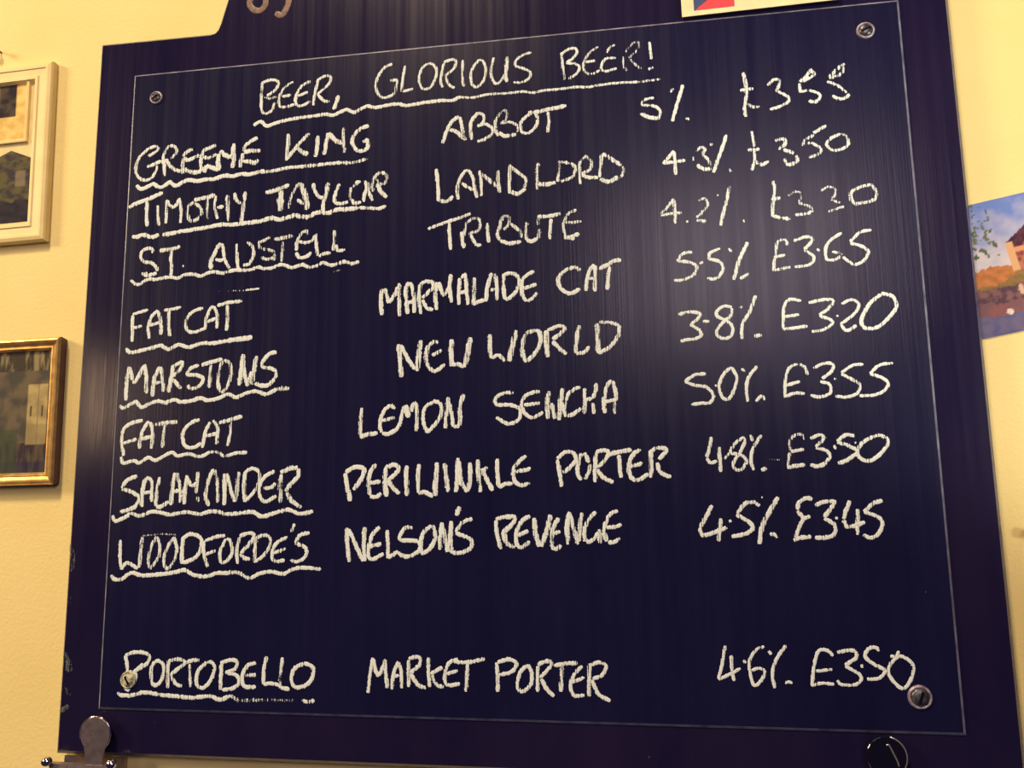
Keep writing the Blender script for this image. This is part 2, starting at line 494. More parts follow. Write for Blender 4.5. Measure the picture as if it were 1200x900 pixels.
# chalk writing: strokes in millimetres on the face of the panel (x right, z up from its centre)
CHALK = """
# heading_lettering/h.0
3.94 0.78 -279.3,352.8 -279.9,338.6 -279.9,322.5 -278.7,313.3
3.94 0.78 -279.2,351.9 -269.0,354.1 -261.0,352.4 -258.6,348.1 -262.9,340.4 -272.9,333.8
3.93 0.55 -276.3,332.5 -269.4,330.3 -260.3,331.7
3.92 0.78 -263.1,324.4 -265.5,315.5 -272.7,311.2 -278.7,313.3
3.90 0.78 -239.7,349.0 -249.3,343.7 -255.9,334.1 -257.6,323.9 -254.3,317.9 -245.2,318.0 -237.4,319.8
3.90 0.78 -253.5,331.1 -242.2,332.3
3.88 0.78 -217.8,347.6 -227.9,342.9 -234.4,334.3 -236.4,324.3 -232.9,317.6 -225.0,318.0 -217.9,322.3
3.88 0.95 -233.2,330.1 -220.9,334.2
3.86 0.78 -207.8,350.1 -210.9,336.7 -212.9,325.5 -213.3,316.0
3.85 0.78 -207.8,348.9 -198.9,352.6 -193.3,350.9 -193.2,344.6 -198.6,337.8 -208.5,330.1
3.84 0.78 -208.5,330.1 -200.5,321.0 -193.3,319.2
5.05 0.90 -182.4,326.1 -184.9,317.3 -188.1,308.6
# heading_lettering/h.1
3.75 0.78 -116.2,359.7 -126.0,355.7 -133.6,345.1 -136.3,334.1 -133.4,323.8 -126.8,318.0 -118.1,319.4 -112.3,322.9
3.74 0.78 -119.3,338.8 -109.6,338.8
3.73 0.78 -109.6,338.8 -111.0,331.7 -112.7,322.5
3.73 0.78 -100.3,355.9 -103.1,339.9 -104.5,323.3
3.71 0.78 -104.5,323.3 -90.1,325.7
3.69 0.78 -71.8,355.9 -79.4,351.1 -83.0,341.4 -82.5,331.3 -78.2,324.2 -69.7,325.6 -64.3,335.1 -62.2,346.0 -66.5,353.8 -71.8,355.9
3.67 0.78 -53.6,354.1 -56.2,342.1 -57.3,331.1 -54.8,324.2
3.66 0.78 -53.6,355.2 -45.1,357.7 -39.3,356.0 -40.9,347.3 -48.3,340.9 -52.6,339.1
3.65 0.78 -52.2,339.5 -48.4,328.0 -41.0,321.8
3.64 0.75 -30.8,355.9 -31.8,339.3 -29.8,322.5
3.62 0.75 -10.8,354.9 -18.2,346.8 -21.5,334.9 -19.5,323.7 -14.2,321.0 -6.8,328.0 -4.0,338.8 -5.6,350.0 -10.8,354.9
3.59 0.75 6.0,355.5 2.8,344.7 2.6,333.7 6.7,323.4 13.0,325.0 19.8,335.3
4.73 0.75 21.3,355.0 20.5,343.0 19.3,332.1 20.4,323.6
3.55 0.75 49.8,357.2 40.4,355.3 32.0,349.5 31.5,342.3 41.2,338.1 48.3,332.5 45.7,325.1 36.8,321.6 28.5,322.8
# heading_lettering/h.2
3.50 0.75 84.6,354.1 85.3,338.7 86.9,320.1
3.50 0.75 83.5,350.9 91.8,356.6 100.0,357.3 102.3,352.3 97.7,345.8 89.4,340.5
3.48 0.75 89.4,340.0 99.5,338.4 104.4,333.5 101.2,326.3 91.9,320.7
3.46 0.62 126.3,356.3 117.0,350.8 110.7,341.6 109.0,332.0 113.7,325.0 121.3,324.7 127.4,328.0
3.46 0.75 110.7,339.4 122.8,339.7
3.44 0.59 145.4,357.0 139.3,353.9 136.5,347.7
3.43 0.75 145.9,340.9 134.8,340.9 130.1,335.3 129.5,328.9 134.4,325.6 146.4,328.3
3.41 0.49 155.9,342.5 153.6,333.0 157.2,324.0
3.41 0.41 157.0,346.7 164.3,355.7 170.7,357.2 172.6,353.3 167.9,345.5 159.7,338.8
3.40 0.52 161.7,337.6 167.4,330.5 173.5,324.6
3.39 0.75 183.8,356.4 184.6,346.0 185.3,335.2
3.97 0.75 181.5,323.3 186.9,325.2
# heading_underline
4.45 0.92 -288.8,297.1 -279.9,301.3 -271.7,295.2 -260.5,298.0 -247.0,300.3 -229.1,302.1 -211.2,302.8 -197.9,303.4 -189.0,301.5 -180.2,304.5 -171.5,307.1 -162.6,302.7 -153.9,306.6 -146.3,309.1 -136.4,306.4 -121.3,308.1 -108.3,308.3 -97.5,305.5 -76.1,307.3 -54.8,307.8 -44.2,306.8 -33.6,310.7
3.50 0.72 -33.7,309.8 -18.5,308.2 -1.8,310.4 19.0,309.8 39.7,310.0 49.9,307.7 64.2,309.2 80.5,309.2 100.8,309.9 112.8,308.5 130.9,310.0 150.8,310.3 170.5,309.2
3.37 0.49 170.5,309.2 194.1,310.4
# brewery_lettering/1.0
4.32 0.82 -425.1,269.3 -418.4,272.1 -412.7,277.1 -413.3,280.1 -420.4,280.7 -428.5,276.2 -437.2,268.0 -440.9,258.0 -439.8,247.6 -434.1,240.6 -426.4,238.2 -418.3,241.6 -413.5,250.0 -413.0,255.8
5.03 0.82 -425.8,255.1 -417.7,257.7 -406.6,261.5
5.00 0.82 -405.5,269.1 -403.5,255.1 -401.3,241.8
4.05 0.70 -405.3,266.9 -400.6,277.6 -394.7,280.0 -388.5,276.6 -388.2,270.0 -395.4,263.2
4.98 0.70 -402.2,263.8 -394.1,252.9 -384.8,247.1 -377.4,248.0
4.97 0.82 -366.7,273.3 -374.8,270.3 -379.0,264.8
4.96 0.82 -378.2,264.0 -373.5,260.0 -366.2,261.6 -357.4,265.3
4.96 0.70 -378.2,263.3 -379.2,254.7 -377.9,242.9
5.88 0.82 -377.5,248.7 -368.3,244.4 -358.7,243.6 -354.4,246.2
4.93 0.82 -336.4,276.0 -345.9,273.1 -352.4,270.0 -354.4,263.6
4.92 0.82 -352.9,262.7 -345.4,260.7 -335.2,264.5
4.93 0.75 -356.0,265.9 -355.4,254.2 -353.5,244.0
5.83 0.90 -350.5,242.3 -347.9,250.0 -340.4,248.0 -334.4,245.4 -330.0,245.8
6.41 0.85 -332.3,264.7 -333.0,253.9 -330.7,245.1
6.40 0.82 -330.9,268.2 -323.3,261.8 -315.9,259.8
5.79 0.82 -313.6,276.3 -314.0,265.4 -312.9,256.7 -313.9,245.2
5.77 0.70 -301.4,263.0 -303.3,254.5 -304.4,245.2
4.85 0.82 -283.2,281.4 -291.8,277.4 -298.9,272.2
4.85 0.62 -301.6,265.9 -298.9,272.9
5.75 0.82 -300.0,264.3 -289.9,265.2 -279.0,264.3
5.74 0.80 -301.1,252.9 -290.9,251.3 -285.7,249.5 -281.5,253.5
# brewery_lettering/1.1
5.10 0.82 -244.3,282.7 -244.3,267.0 -245.6,249.2
5.08 0.82 -245.6,250.3 -233.1,266.0 -217.9,281.5
6.19 0.82 -231.9,263.7 -225.1,257.6 -218.4,255.5
5.60 0.82 -206.7,277.2 -207.6,266.2 -209.4,250.8
5.58 0.82 -194.6,279.6 -196.5,265.3 -199.1,252.6
6.12 0.70 -193.5,279.5 -185.6,269.9 -175.6,264.6
4.99 0.65 -174.9,284.6 -175.7,270.2 -173.7,253.4
4.96 0.82 -144.3,284.8 -156.2,280.7 -163.7,271.4 -163.6,262.5 -156.9,254.3 -146.1,256.7 -144.7,267.6
6.04 0.82 -151.6,264.9 -144.1,267.6
# brewery_underline/1
5.16 0.95 -439.0,233.0 -433.4,227.9 -425.9,229.1 -417.1,232.8 -407.8,227.8 -400.4,230.1 -394.6,233.3 -386.9,228.4 -378.2,232.1 -369.4,234.3 -358.9,232.1 -348.6,233.5 -336.9,233.3 -323.8,236.7 -313.5,234.9 -302.0,237.1 -293.2,235.8 -273.1,238.9
4.50 0.80 -283.9,237.7 -265.9,237.4 -243.6,240.1 -219.2,240.5 -194.9,241.2 -177.4,241.6
4.40 0.62 -177.4,241.2 -162.2,240.4 -144.4,243.8
# brewery_lettering/2.0
5.37 0.95 -447.5,204.9 -436.5,209.9 -424.6,213.4 -403.3,220.9
4.99 0.80 -423.8,211.2 -423.8,198.9 -423.3,188.8 -421.2,179.4
4.13 0.80 -409.5,205.1 -408.5,192.1 -406.3,179.1
4.24 0.80 -397.5,210.1 -397.5,195.7 -397.5,181.4
4.47 0.80 -398.3,210.8 -391.2,202.4 -386.0,202.8 -381.2,211.8
4.22 0.80 -381.3,212.5 -378.3,197.2 -378.3,180.8
4.89 0.63 -362.5,206.1 -368.9,200.9 -369.6,190.9 -365.1,182.8 -356.4,184.3 -351.5,191.1 -354.9,199.9 -360.9,203.9
5.81 0.80 -361.9,208.3 -353.1,209.8 -344.3,210.6 -334.9,213.1
3.94 0.65 -345.0,209.9 -344.5,197.8 -342.9,183.4
4.16 0.70 -333.4,211.9 -335.0,198.5 -330.7,182.6
4.84 0.80 -332.0,196.9 -323.3,197.7
5.74 0.63 -319.5,211.7 -318.2,195.9 -316.8,178.9
4.81 0.80 -310.2,213.8 -308.4,205.9 -301.7,199.8
4.80 0.80 -296.7,214.3 -297.4,201.6
5.13 0.80 -297.4,201.6 -299.1,189.0 -300.5,175.7
# brewery_lettering/2.1
5.64 0.80 -270.8,211.3 -258.7,212.9 -250.2,215.9 -241.0,218.7
8.43 0.68 -250.8,212.4 -251.9,201.2 -251.5,187.1
4.03 0.55 -229.0,220.6 -235.8,209.9 -239.8,200.3 -241.0,189.2
7.24 0.75 -228.3,219.9 -222.4,207.5 -218.5,193.2 -219.7,186.4
4.68 0.62 -231.3,199.7 -222.7,193.5
4.66 0.80 -211.3,218.6 -209.7,209.4 -203.2,200.5 -197.6,200.8
5.52 0.75 -193.1,218.0 -195.0,206.9 -196.9,200.1 -198.8,190.5 -198.6,182.1
4.62 0.75 -179.1,215.5 -183.1,206.1 -185.0,196.5 -184.2,191.5
4.60 0.85 -184.9,192.3 -176.6,191.0 -168.3,192.5
4.59 0.55 -164.4,210.3 -166.3,200.7 -164.2,193.6
4.59 0.55 -156.2,215.2 -163.0,210.2
4.92 0.85 -160.3,214.8 -153.4,216.4
4.58 0.80 -164.2,195.0 -160.0,190.5 -152.4,191.4
4.57 0.85 -148.6,216.7 -145.7,207.5 -149.1,199.4 -149.0,191.1
4.56 0.62 -144.4,214.4 -144.3,206.0 -138.7,191.8
4.56 0.62 -128.7,226.4 -136.2,220.7 -138.9,211.2 -138.1,202.8
4.55 0.62 -128.7,225.7 -122.5,222.4 -123.1,212.8 -130.0,211.9 -134.2,217.8
5.40 0.80 -133.4,212.1 -128.5,202.1 -121.6,194.7
# brewery_underline/2
5.44 0.85 -440.8,167.7 -435.5,167.0 -425.1,168.9 -414.5,165.4 -405.7,168.4
5.29 0.85 -401.2,167.4 -389.4,168.3 -377.7,170.1 -363.1,171.3 -348.5,172.5 -334.0,174.4 -322.5,175.3 -310.8,174.3 -299.3,174.9 -286.4,175.5 -276.4,175.9
5.55 0.82 -281.8,175.2 -271.9,177.3 -262.0,179.4 -253.4,176.8 -243.5,178.2 -233.7,180.6 -225.2,178.4 -216.7,177.8 -208.4,181.4 -200.0,182.2 -191.7,181.0 -180.6,184.4 -169.5,183.6 -155.8,184.7
4.32 0.82 -155.8,184.7 -142.0,183.1 -131.1,181.9 -122.2,184.5
# brewery_lettering/3.0
4.70 0.80 -413.1,145.2 -412.7,149.5 -419.3,151.8 -426.9,147.9 -427.9,141.1 -421.6,134.6 -413.8,133.5 -407.0,127.6 -404.8,122.5
4.68 0.75 -425.4,121.2 -418.7,117.8 -411.1,119.2 -405.9,120.1
4.69 0.62 -420.3,122.2 -418.6,115.9
5.25 0.80 -404.2,147.8 -395.8,148.5 -386.8,149.2 -377.3,151.1
4.65 0.80 -388.0,147.4 -388.8,137.6 -387.7,128.9 -387.7,115.5
4.62 0.70 -373.5,126.7 -371.4,127.4
# brewery_lettering/3.1
5.71 0.78 -325.7,152.8 -331.6,142.8 -336.3,133.3 -337.0,121.2
4.55 0.80 -323.8,152.1 -321.4,141.0 -319.2,131.1 -313.1,121.0
4.56 0.80 -331.2,133.0 -324.8,131.4 -319.9,133.0
4.53 0.70 -305.2,150.4 -304.4,139.9 -303.4,130.2 -302.4,119.2
4.50 0.70 -292.0,151.5 -285.0,145.5 -283.4,135.7 -286.8,127.5 -289.8,122.8
4.50 0.90 -296.0,123.2 -291.1,124.1 -288.6,124.0
4.48 0.59 -263.5,155.8 -270.3,152.5 -277.6,149.4 -274.3,143.1 -265.5,140.7 -256.2,137.8
4.46 0.62 -257.4,136.6 -257.7,127.0
4.47 0.62 -273.9,131.6 -266.4,129.3 -257.8,130.6
5.57 0.55 -257.9,153.0 -248.6,153.6 -235.1,155.8
4.45 0.65 -247.3,149.3 -247.6,138.4 -247.8,125.2
4.42 0.70 -216.1,155.8 -218.1,160.1 -222.9,159.2 -227.1,154.1 -230.0,147.0 -230.4,137.4
4.41 0.72 -227.6,148.7 -220.2,146.4 -211.7,148.3 -207.0,155.2
4.40 0.95 -230.9,135.0 -225.9,128.7 -217.4,130.0 -212.0,134.5
4.39 0.72 -206.4,156.4 -206.1,144.3 -204.0,129.8
4.37 0.72 -202.7,128.6 -198.0,131.3 -188.3,132.5
4.36 0.70 -184.6,159.2 -184.4,149.0 -185.3,134.7
4.34 0.72 -181.8,141.6 -179.9,134.4 -170.9,135.0
# brewery_underline/3
3.99 0.80 -439.3,113.4 -433.1,108.1 -426.6,107.8 -422.3,111.8
4.59 0.80 -423.5,110.7 -414.6,113.3 -406.8,112.2 -399.2,113.6 -387.6,114.2 -378.6,112.5 -371.1,115.8 -363.5,116.6 -355.8,115.5 -349.3,113.3 -340.6,116.5 -331.8,117.8 -322.9,115.5 -314.2,116.9 -305.5,118.2 -290.5,117.3
4.40 0.78 -295.8,117.1 -285.9,117.8 -277.3,120.3 -268.5,118.0 -258.7,118.6 -250.2,121.7 -242.8,120.1 -235.3,117.3 -223.2,120.2 -214.6,116.7 -204.9,118.0 -197.7,121.1 -186.8,117.5 -178.4,119.4 -170.1,120.7 -162.8,117.9 -153.9,119.8
# beer_lettering/1.0
4.68 0.90 -36.3,286.9 -44.2,280.9 -49.9,271.0 -55.7,255.2
4.23 0.78 -34.8,286.0 -32.8,274.0 -28.6,256.7
5.09 0.78 -47.1,270.8 -39.9,268.7 -30.0,259.0
4.64 0.78 -12.8,289.2 -19.9,281.7 -22.8,270.2 -20.8,256.7
3.79 0.78 -12.8,289.2 -7.1,285.0 -7.2,277.7 -14.3,272.4
3.98 0.78 -14.3,272.7 -4.4,274.5 3.3,267.9 2.5,262.1 -6.0,256.2 -14.5,254.0
4.18 0.65 11.2,284.9 6.9,276.4 6.8,266.2 9.5,258.6
4.17 0.65 11.2,285.6 18.3,288.7 20.3,282.6 18.1,276.9 12.5,273.7
3.74 0.65 12.5,273.7 23.7,274.2 32.0,269.1 31.9,261.1
5.19 0.85 10.9,262.9 17.9,257.9 30.4,259.0
4.12 0.78 50.3,283.6 41.9,279.2 36.2,272.4 36.8,262.1 44.3,259.3 52.1,265.2 55.7,275.1 53.1,281.9
5.13 0.85 44.8,284.1 55.9,283.8 67.0,285.8 78.1,287.0 88.4,288.9
4.09 0.78 67.6,282.8 68.1,271.1 66.4,258.2
# beer_lettering/2.0
4.44 0.90 -63.2,224.8 -61.2,206.1 -60.3,185.6
4.83 0.78 -60.2,186.6 -50.3,184.9 -43.3,190.5
4.38 0.78 -37.3,186.0 -38.2,200.3 -33.2,214.3 -26.2,219.9 -20.3,211.2 -17.4,196.8 -15.5,186.5
4.38 0.65 -33.2,205.1 -23.4,198.2 -16.5,195.7
4.15 0.75 -12.3,218.8 -10.5,202.4 -10.6,188.2
4.97 0.65 -11.3,215.7 -2.5,207.9 9.1,196.9
4.95 0.65 9.0,217.2 9.2,205.0 11.0,190.7
4.52 0.72 23.2,223.2 22.0,208.1 21.7,188.9
4.30 0.63 23.2,221.2 32.8,212.3 40.5,204.6 39.3,194.6
5.11 0.78 21.8,191.9 30.5,188.2 40.3,193.6
# beer_lettering/2.1
4.27 0.62 55.3,222.7 53.1,209.7 53.8,191.6
5.26 0.78 53.9,197.6 63.5,196.9 74.1,198.1
4.24 0.55 78.4,219.9 78.2,207.8 76.0,199.0
4.22 0.65 77.5,222.0 89.0,220.1 96.5,214.5 93.4,203.7 82.7,199.5
4.23 0.55 76.1,201.0 82.7,198.5
4.20 0.63 109.2,227.5 101.4,218.1 102.0,208.0 101.7,194.1
4.19 0.62 109.2,226.5 114.7,219.1 112.6,210.2 103.9,206.9
4.58 0.80 102.9,206.0 111.4,201.3 121.7,200.5
4.17 0.62 126.3,227.2 125.0,214.3 123.6,200.4
4.75 0.72 127.3,228.1 136.5,221.4 147.5,212.5
4.13 0.59 149.4,211.4 149.1,202.4 141.4,196.1
5.13 0.85 123.6,198.4 133.8,194.7 143.4,199.9
# beer_lettering/3.0
4.18 0.78 -72.7,153.4 -63.2,156.8 -49.0,160.7 -34.9,164.5 -23.1,168.5
4.16 0.90 -48.2,159.0 -47.5,143.8 -46.3,127.1
4.35 0.59 -27.9,158.5 -30.3,147.5 -33.5,138.2
5.17 0.90 -33.4,147.7 -32.7,136.6 -30.4,128.5
4.34 0.62 -27.1,158.4 -19.3,162.7 -12.3,159.0 -14.0,148.0 -24.1,145.5
4.12 0.80 -24.1,146.3 -20.3,137.4 -15.7,130.8 -11.0,131.3
4.10 0.78 -3.8,156.1 -3.9,145.8 -2.5,133.1
4.29 0.63 13.3,162.9 10.8,152.8 7.6,141.9 9.8,134.7
4.28 0.62 14.0,162.8 20.9,161.6 20.8,153.7 14.6,147.0
4.26 0.78 22.3,153.6 32.9,144.2 34.3,136.3
5.07 0.80 10.6,134.7 20.5,130.9 34.2,132.4
4.24 0.75 40.7,154.0 39.7,143.0 40.3,133.6
4.63 0.85 40.4,134.4 44.9,131.7 52.5,134.4
4.62 0.65 55.0,145.2 53.2,134.3
4.63 0.55 54.2,158.6 53.5,150.0
4.62 0.85 53.0,159.7 65.1,159.4 78.7,161.6
4.00 0.85 68.1,156.1 67.0,144.4 66.3,132.7
4.18 0.70 84.7,158.1 82.2,148.1 83.3,134.0
3.98 0.70 85.4,158.8 90.0,162.4 96.8,164.6
3.97 0.63 83.8,151.1 93.5,150.5 101.7,151.2
4.96 0.85 81.8,134.1 90.1,133.6 99.1,137.4
4.95 0.85 90.1,134.4 93.0,130.3
# strength_lettering/1.0
3.55 0.80 186.2,288.9 176.0,287.4 172.3,281.6
3.54 0.80 172.3,281.6 185.8,279.2 192.4,272.5 190.9,264.1
4.92 0.80 170.8,271.5 180.8,266.2 191.6,264.0
3.53 0.80 208.1,297.9 204.5,293.8
4.09 0.95 218.3,301.4 211.8,280.5 204.8,259.2
3.48 0.80 219.9,261.5 223.6,260.0
# strength_lettering/1.1
4.00 0.80 283.9,309.7 285.8,295.4 286.2,283.3
3.98 0.70 286.2,283.3 283.2,269.1 283.7,257.6
3.99 0.75 279.5,288.8 293.6,289.9
3.97 0.52 285.6,272.5 291.9,268.4 298.9,268.2
3.58 0.80 308.5,292.0 315.4,297.9 321.4,296.8 319.6,288.6 316.8,285.3
3.56 0.80 316.8,285.3 329.2,276.9 328.9,271.0 321.1,266.9 309.5,263.9
# price_lettering/1.2
4.66 0.75 355.9,306.7 350.0,298.9 342.7,292.9
4.19 0.75 355.8,305.5 357.5,299.3 345.3,293.3
3.91 0.80 342.0,291.3 342.8,280.4
3.33 0.80 343.5,281.5 353.2,281.8 362.4,276.2 360.9,270.4
4.16 0.80 350.3,270.2 356.6,268.4 362.1,271.5
4.61 0.63 390.2,309.3 382.4,304.1 373.3,295.4
4.14 0.62 388.9,305.8 385.1,297.8 373.2,294.2
3.31 0.80 370.8,290.9 381.1,285.1 389.9,276.0
4.21 0.80 375.0,273.9 382.1,269.6 390.6,271.2 391.3,274.7
# strength_lettering/2.0
3.87 0.90 205.6,224.8 199.8,218.3 193.1,210.9
3.86 0.90 193.1,211.3 204.2,212.0 217.1,213.0
3.86 0.78 205.6,223.8 206.0,211.9 206.3,197.1
3.44 0.78 245.8,230.4 245.7,227.4
3.07 0.62 225.1,216.3 225.6,211.9
3.83 0.62 228.5,221.9 234.2,226.4 238.6,224.1 235.6,218.4
3.81 0.62 235.6,218.4 241.6,211.1 244.9,203.9
4.38 0.90 229.6,207.1 235.7,201.7 244.7,201.0
3.99 0.95 262.1,238.9 257.7,225.5 251.5,210.3 246.3,196.6
3.21 0.85 263.6,199.6 264.7,196.0
# price_lettering/2.1
3.57 0.78 288.7,240.6 289.9,230.7 290.9,222.7
3.56 0.75 290.8,220.8 290.0,207.2 286.7,195.8
4.13 0.75 283.6,219.4 296.1,219.4
4.10 0.75 290.0,207.2 296.8,201.8 305.0,205.1
4.09 0.63 312.6,227.8 322.4,228.9 323.0,223.0 315.5,217.8
4.62 0.75 320.8,217.4 331.1,211.7
4.61 0.75 321.1,206.7 325.0,199.6 334.0,202.8 333.6,209.6
4.05 0.65 353.4,231.2 344.3,226.1 340.4,219.7
4.22 0.78 366.3,240.8 359.0,236.5 352.7,233.2
3.67 0.62 341.4,221.5 351.0,221.7 359.4,215.2
4.02 0.65 360.2,215.1 357.2,209.6 346.5,205.7
3.64 0.70 380.4,229.9 370.5,225.9 365.7,219.5 370.5,212.4 380.0,212.6 387.3,217.7 386.2,226.5 380.4,229.9
# strength_lettering/3.0
3.46 0.72 202.8,170.0 196.1,161.4 188.3,154.0
3.45 0.72 188.2,151.7 198.9,153.3 210.6,153.6
3.82 0.85 202.8,168.9 203.3,156.4 203.7,141.7
3.23 0.70 215.0,143.8 217.1,142.8
3.41 0.62 229.2,165.9 235.6,168.1 238.4,160.7 232.8,153.2 226.2,146.9
4.35 0.75 226.0,143.6 236.0,142.4
2.83 0.62 248.7,170.1 250.5,171.1
3.75 0.85 262.5,180.4 257.9,161.6 253.9,148.4 250.8,136.3
# strength_lettering/3.1
2.79 0.70 274.9,141.4 276.2,138.4
# price_lettering/3.2
3.69 0.85 308.3,182.6 308.6,171.4 306.9,160.4 304.9,142.8
4.06 0.75 305.0,161.6 314.3,163.2
4.03 0.72 304.9,143.9 312.9,141.1 323.0,138.9
3.29 0.50 322.6,164.8 330.0,168.7 335.9,166.1 334.5,159.5 331.2,156.4
3.27 0.59 332.2,156.4 344.1,151.1 345.8,146.6
3.64 0.75 328.4,143.4 339.5,143.7 346.8,146.5
3.25 0.55 356.3,167.9 363.6,171.8 370.5,169.1 370.0,162.5 366.7,158.4
3.24 0.52 365.6,157.3 374.4,153.4
3.24 0.62 359.7,143.9 367.9,146.2 378.1,149.2
3.93 0.68 406.6,171.3 393.5,168.5 386.1,163.6 386.5,154.8 392.0,148.9
3.92 0.68 406.6,171.3 411.9,162.8 409.4,155.3 400.2,152.0 389.2,151.3
# brewery_lettering/4.0
4.66 0.85 -434.3,70.1 -434.0,56.8 -433.4,37.8
4.19 0.85 -434.4,71.1 -424.4,73.5 -414.4,75.9
3.95 0.75 -434.4,54.0 -421.4,56.6
4.63 0.85 -411.4,40.7 -413.2,54.0 -409.9,67.1 -402.2,74.3
4.61 0.85 -402.2,74.3 -397.5,60.8 -396.6,44.7
4.16 0.75 -413.3,56.2 -397.4,59.9
4.14 0.85 -394.1,73.9 -382.2,75.3 -372.3,77.1
4.59 0.85 -387.1,73.6 -387.3,58.5 -384.9,42.4
4.32 0.85 -344.4,74.4 -356.1,71.2 -364.6,63.1 -365.6,53.7 -360.9,46.9 -351.0,46.5 -339.4,50.7
4.52 0.85 -340.4,50.7 -339.9,61.9 -334.5,73.9 -330.6,75.6
4.51 0.85 -330.6,75.6 -326.2,65.0 -326.0,49.1
4.06 0.75 -339.7,57.2 -326.1,61.7
4.27 0.85 -326.7,76.3 -313.1,79.4 -295.6,80.4
4.49 0.78 -314.0,76.6 -313.3,60.7 -314.1,45.8
# brewery_underline/4
4.79 0.90 -441.1,29.6 -433.7,25.0 -419.7,26.9 -405.8,29.5 -395.9,31.6 -385.7,26.8 -374.0,31.6 -360.0,28.2 -344.5,32.2 -330.7,31.7 -313.3,33.7
6.00 0.82 -313.3,33.7 -295.9,35.4 -281.4,36.6
# beer_lettering/4.0
5.28 0.90 -125.8,86.0 -127.7,72.9 -126.2,55.6
4.85 0.82 -123.1,86.6 -120.3,76.5 -118.3,69.1
4.84 0.88 -118.3,69.7 -112.3,77.4 -107.1,87.7
4.83 0.80 -106.4,91.7 -106.3,74.4 -105.5,53.3
5.22 0.88 -97.7,71.4 -96.3,55.5
5.24 0.88 -97.7,71.4 -98.4,84.6 -95.1,92.4
4.80 0.88 -94.4,91.7 -90.4,85.5 -89.1,73.6 -88.6,56.5
4.80 0.88 -95.7,68.6 -89.0,69.6
4.79 0.88 -81.8,89.0 -83.1,73.3 -80.4,54.8
4.57 0.88 -81.8,89.0 -75.2,92.0 -67.3,90.2 -66.6,84.9 -72.6,79.3 -79.1,73.1
4.56 0.88 -79.1,71.1 -73.9,61.6 -66.7,58.7
4.76 0.85 -62.7,90.6 -64.0,74.9 -62.7,58.5
4.75 0.88 -60.1,90.5 -57.5,81.2 -54.2,73.8
4.12 0.75 -54.2,74.4 -47.6,85.9
4.74 0.85 -46.3,99.0 -47.6,83.3 -45.7,66.1
4.72 0.88 -35.8,93.8 -37.2,78.8 -37.3,63.1
4.71 0.85 -33.9,93.7 -30.0,97.4 -28.7,87.5 -26.9,62.6
4.71 0.88 -37.9,76.2 -29.4,78.4
4.69 0.80 -19.6,93.6 -19.7,77.9 -20.5,61.6
4.67 0.88 -19.8,62.9 -14.6,65.9 -6.3,67.4
4.67 0.88 -6.3,65.5 -4.8,81.0 0.5,97.7
4.67 0.75 -2.9,86.1 -0.2,95.1
4.65 0.75 4.4,96.8 6.1,80.4 5.9,66.2
4.65 0.75 -1.0,78.2 6.1,79.1
4.64 0.85 13.7,96.0 13.5,83.6 14.5,66.7
4.43 0.88 13.0,94.7 20.7,96.3 28.3,93.9 30.8,87.9 28.7,77.6 22.9,70.2 15.2,66.0
4.40 0.88 48.1,97.3 39.8,93.2 34.6,86.4 33.8,76.1 35.6,68.2 38.6,63.6
4.39 0.88 33.8,78.0 40.8,79.6 50.4,82.3
4.18 0.80 38.6,63.6 45.6,66.4 50.8,72.6
# beer_lettering/4.1
4.53 0.88 99.0,95.1 94.1,98.9 86.6,97.8 77.7,92.4 74.4,84.9 76.7,77.0 82.2,71.6 88.4,70.0 98.4,74.6
4.49 0.88 104.6,71.7 106.1,83.8 110.2,96.4 114.7,100.7
4.48 0.88 115.3,100.0 115.0,88.5 114.4,70.6
4.29 0.85 106.2,85.7 114.9,85.3
4.86 0.88 119.5,95.9 127.7,99.3 136.4,103.9 143.8,104.1
4.46 0.88 131.3,97.8 129.1,85.1 128.0,71.8
# beer_lettering/5.0
6.22 0.80 -107.0,21.2 -104.6,6.4 -103.3,-16.2
5.17 0.85 -104.2,20.0 -95.4,3.8 -87.3,-7.8
6.59 0.72 -80.5,24.7 -82.8,10.1 -85.0,-10.1
5.54 0.75 -72.5,18.7 -74.8,5.2 -72.5,-6.1
4.31 0.85 -71.4,18.6 -64.6,22.9 -61.2,20.5
4.70 0.75 -68.0,7.2 -56.6,12.4
4.49 0.85 -72.5,-6.1 -64.6,-10.8 -53.3,-3.4
6.10 0.82 -45.3,24.3 -46.4,10.9 -45.8,-5.9
4.65 0.85 -45.8,-4.8 -38.6,-4.0 -31.9,-7.6
6.47 0.75 -24.5,25.7 -27.3,10.1 -31.5,-7.6
# beer_lettering/5.1
6.01 0.68 -2.5,28.1 -2.7,13.6 -0.6,1.3
4.39 0.85 -0.6,1.3 7.2,4.3 13.8,-2.6
6.56 0.72 27.5,31.3 22.8,14.8 18.2,-2.8
4.93 0.80 48.4,30.3 38.5,27.4 33.8,14.3 34.7,1.0 39.0,-2.5 48.0,6.0 53.6,17.9 52.8,27.9 48.4,30.3
6.28 0.75 60.5,29.8 60.1,15.4 60.9,-0.0
4.50 0.85 61.5,29.8 74.7,34.3 80.1,31.2 74.5,24.8 66.8,19.6
4.68 0.85 66.7,17.4 74.1,9.3 81.6,2.5
5.43 0.72 96.4,33.7 92.8,18.5 92.3,3.1
4.44 0.85 92.3,2.7 101.0,3.9 106.5,10.2
5.78 0.75 115.8,35.1 115.4,19.7 115.9,2.2
4.04 0.80 118.0,36.1 128.7,35.6 139.2,31.8
4.59 0.85 139.2,31.8 136.7,18.8 127.8,8.3 115.9,2.2
# beer_lettering/6.0
4.37 0.80 -148.6,-49.3 -149.7,-64.0 -150.2,-80.5
5.17 0.85 -150.2,-82.4 -142.3,-79.4 -129.9,-77.8
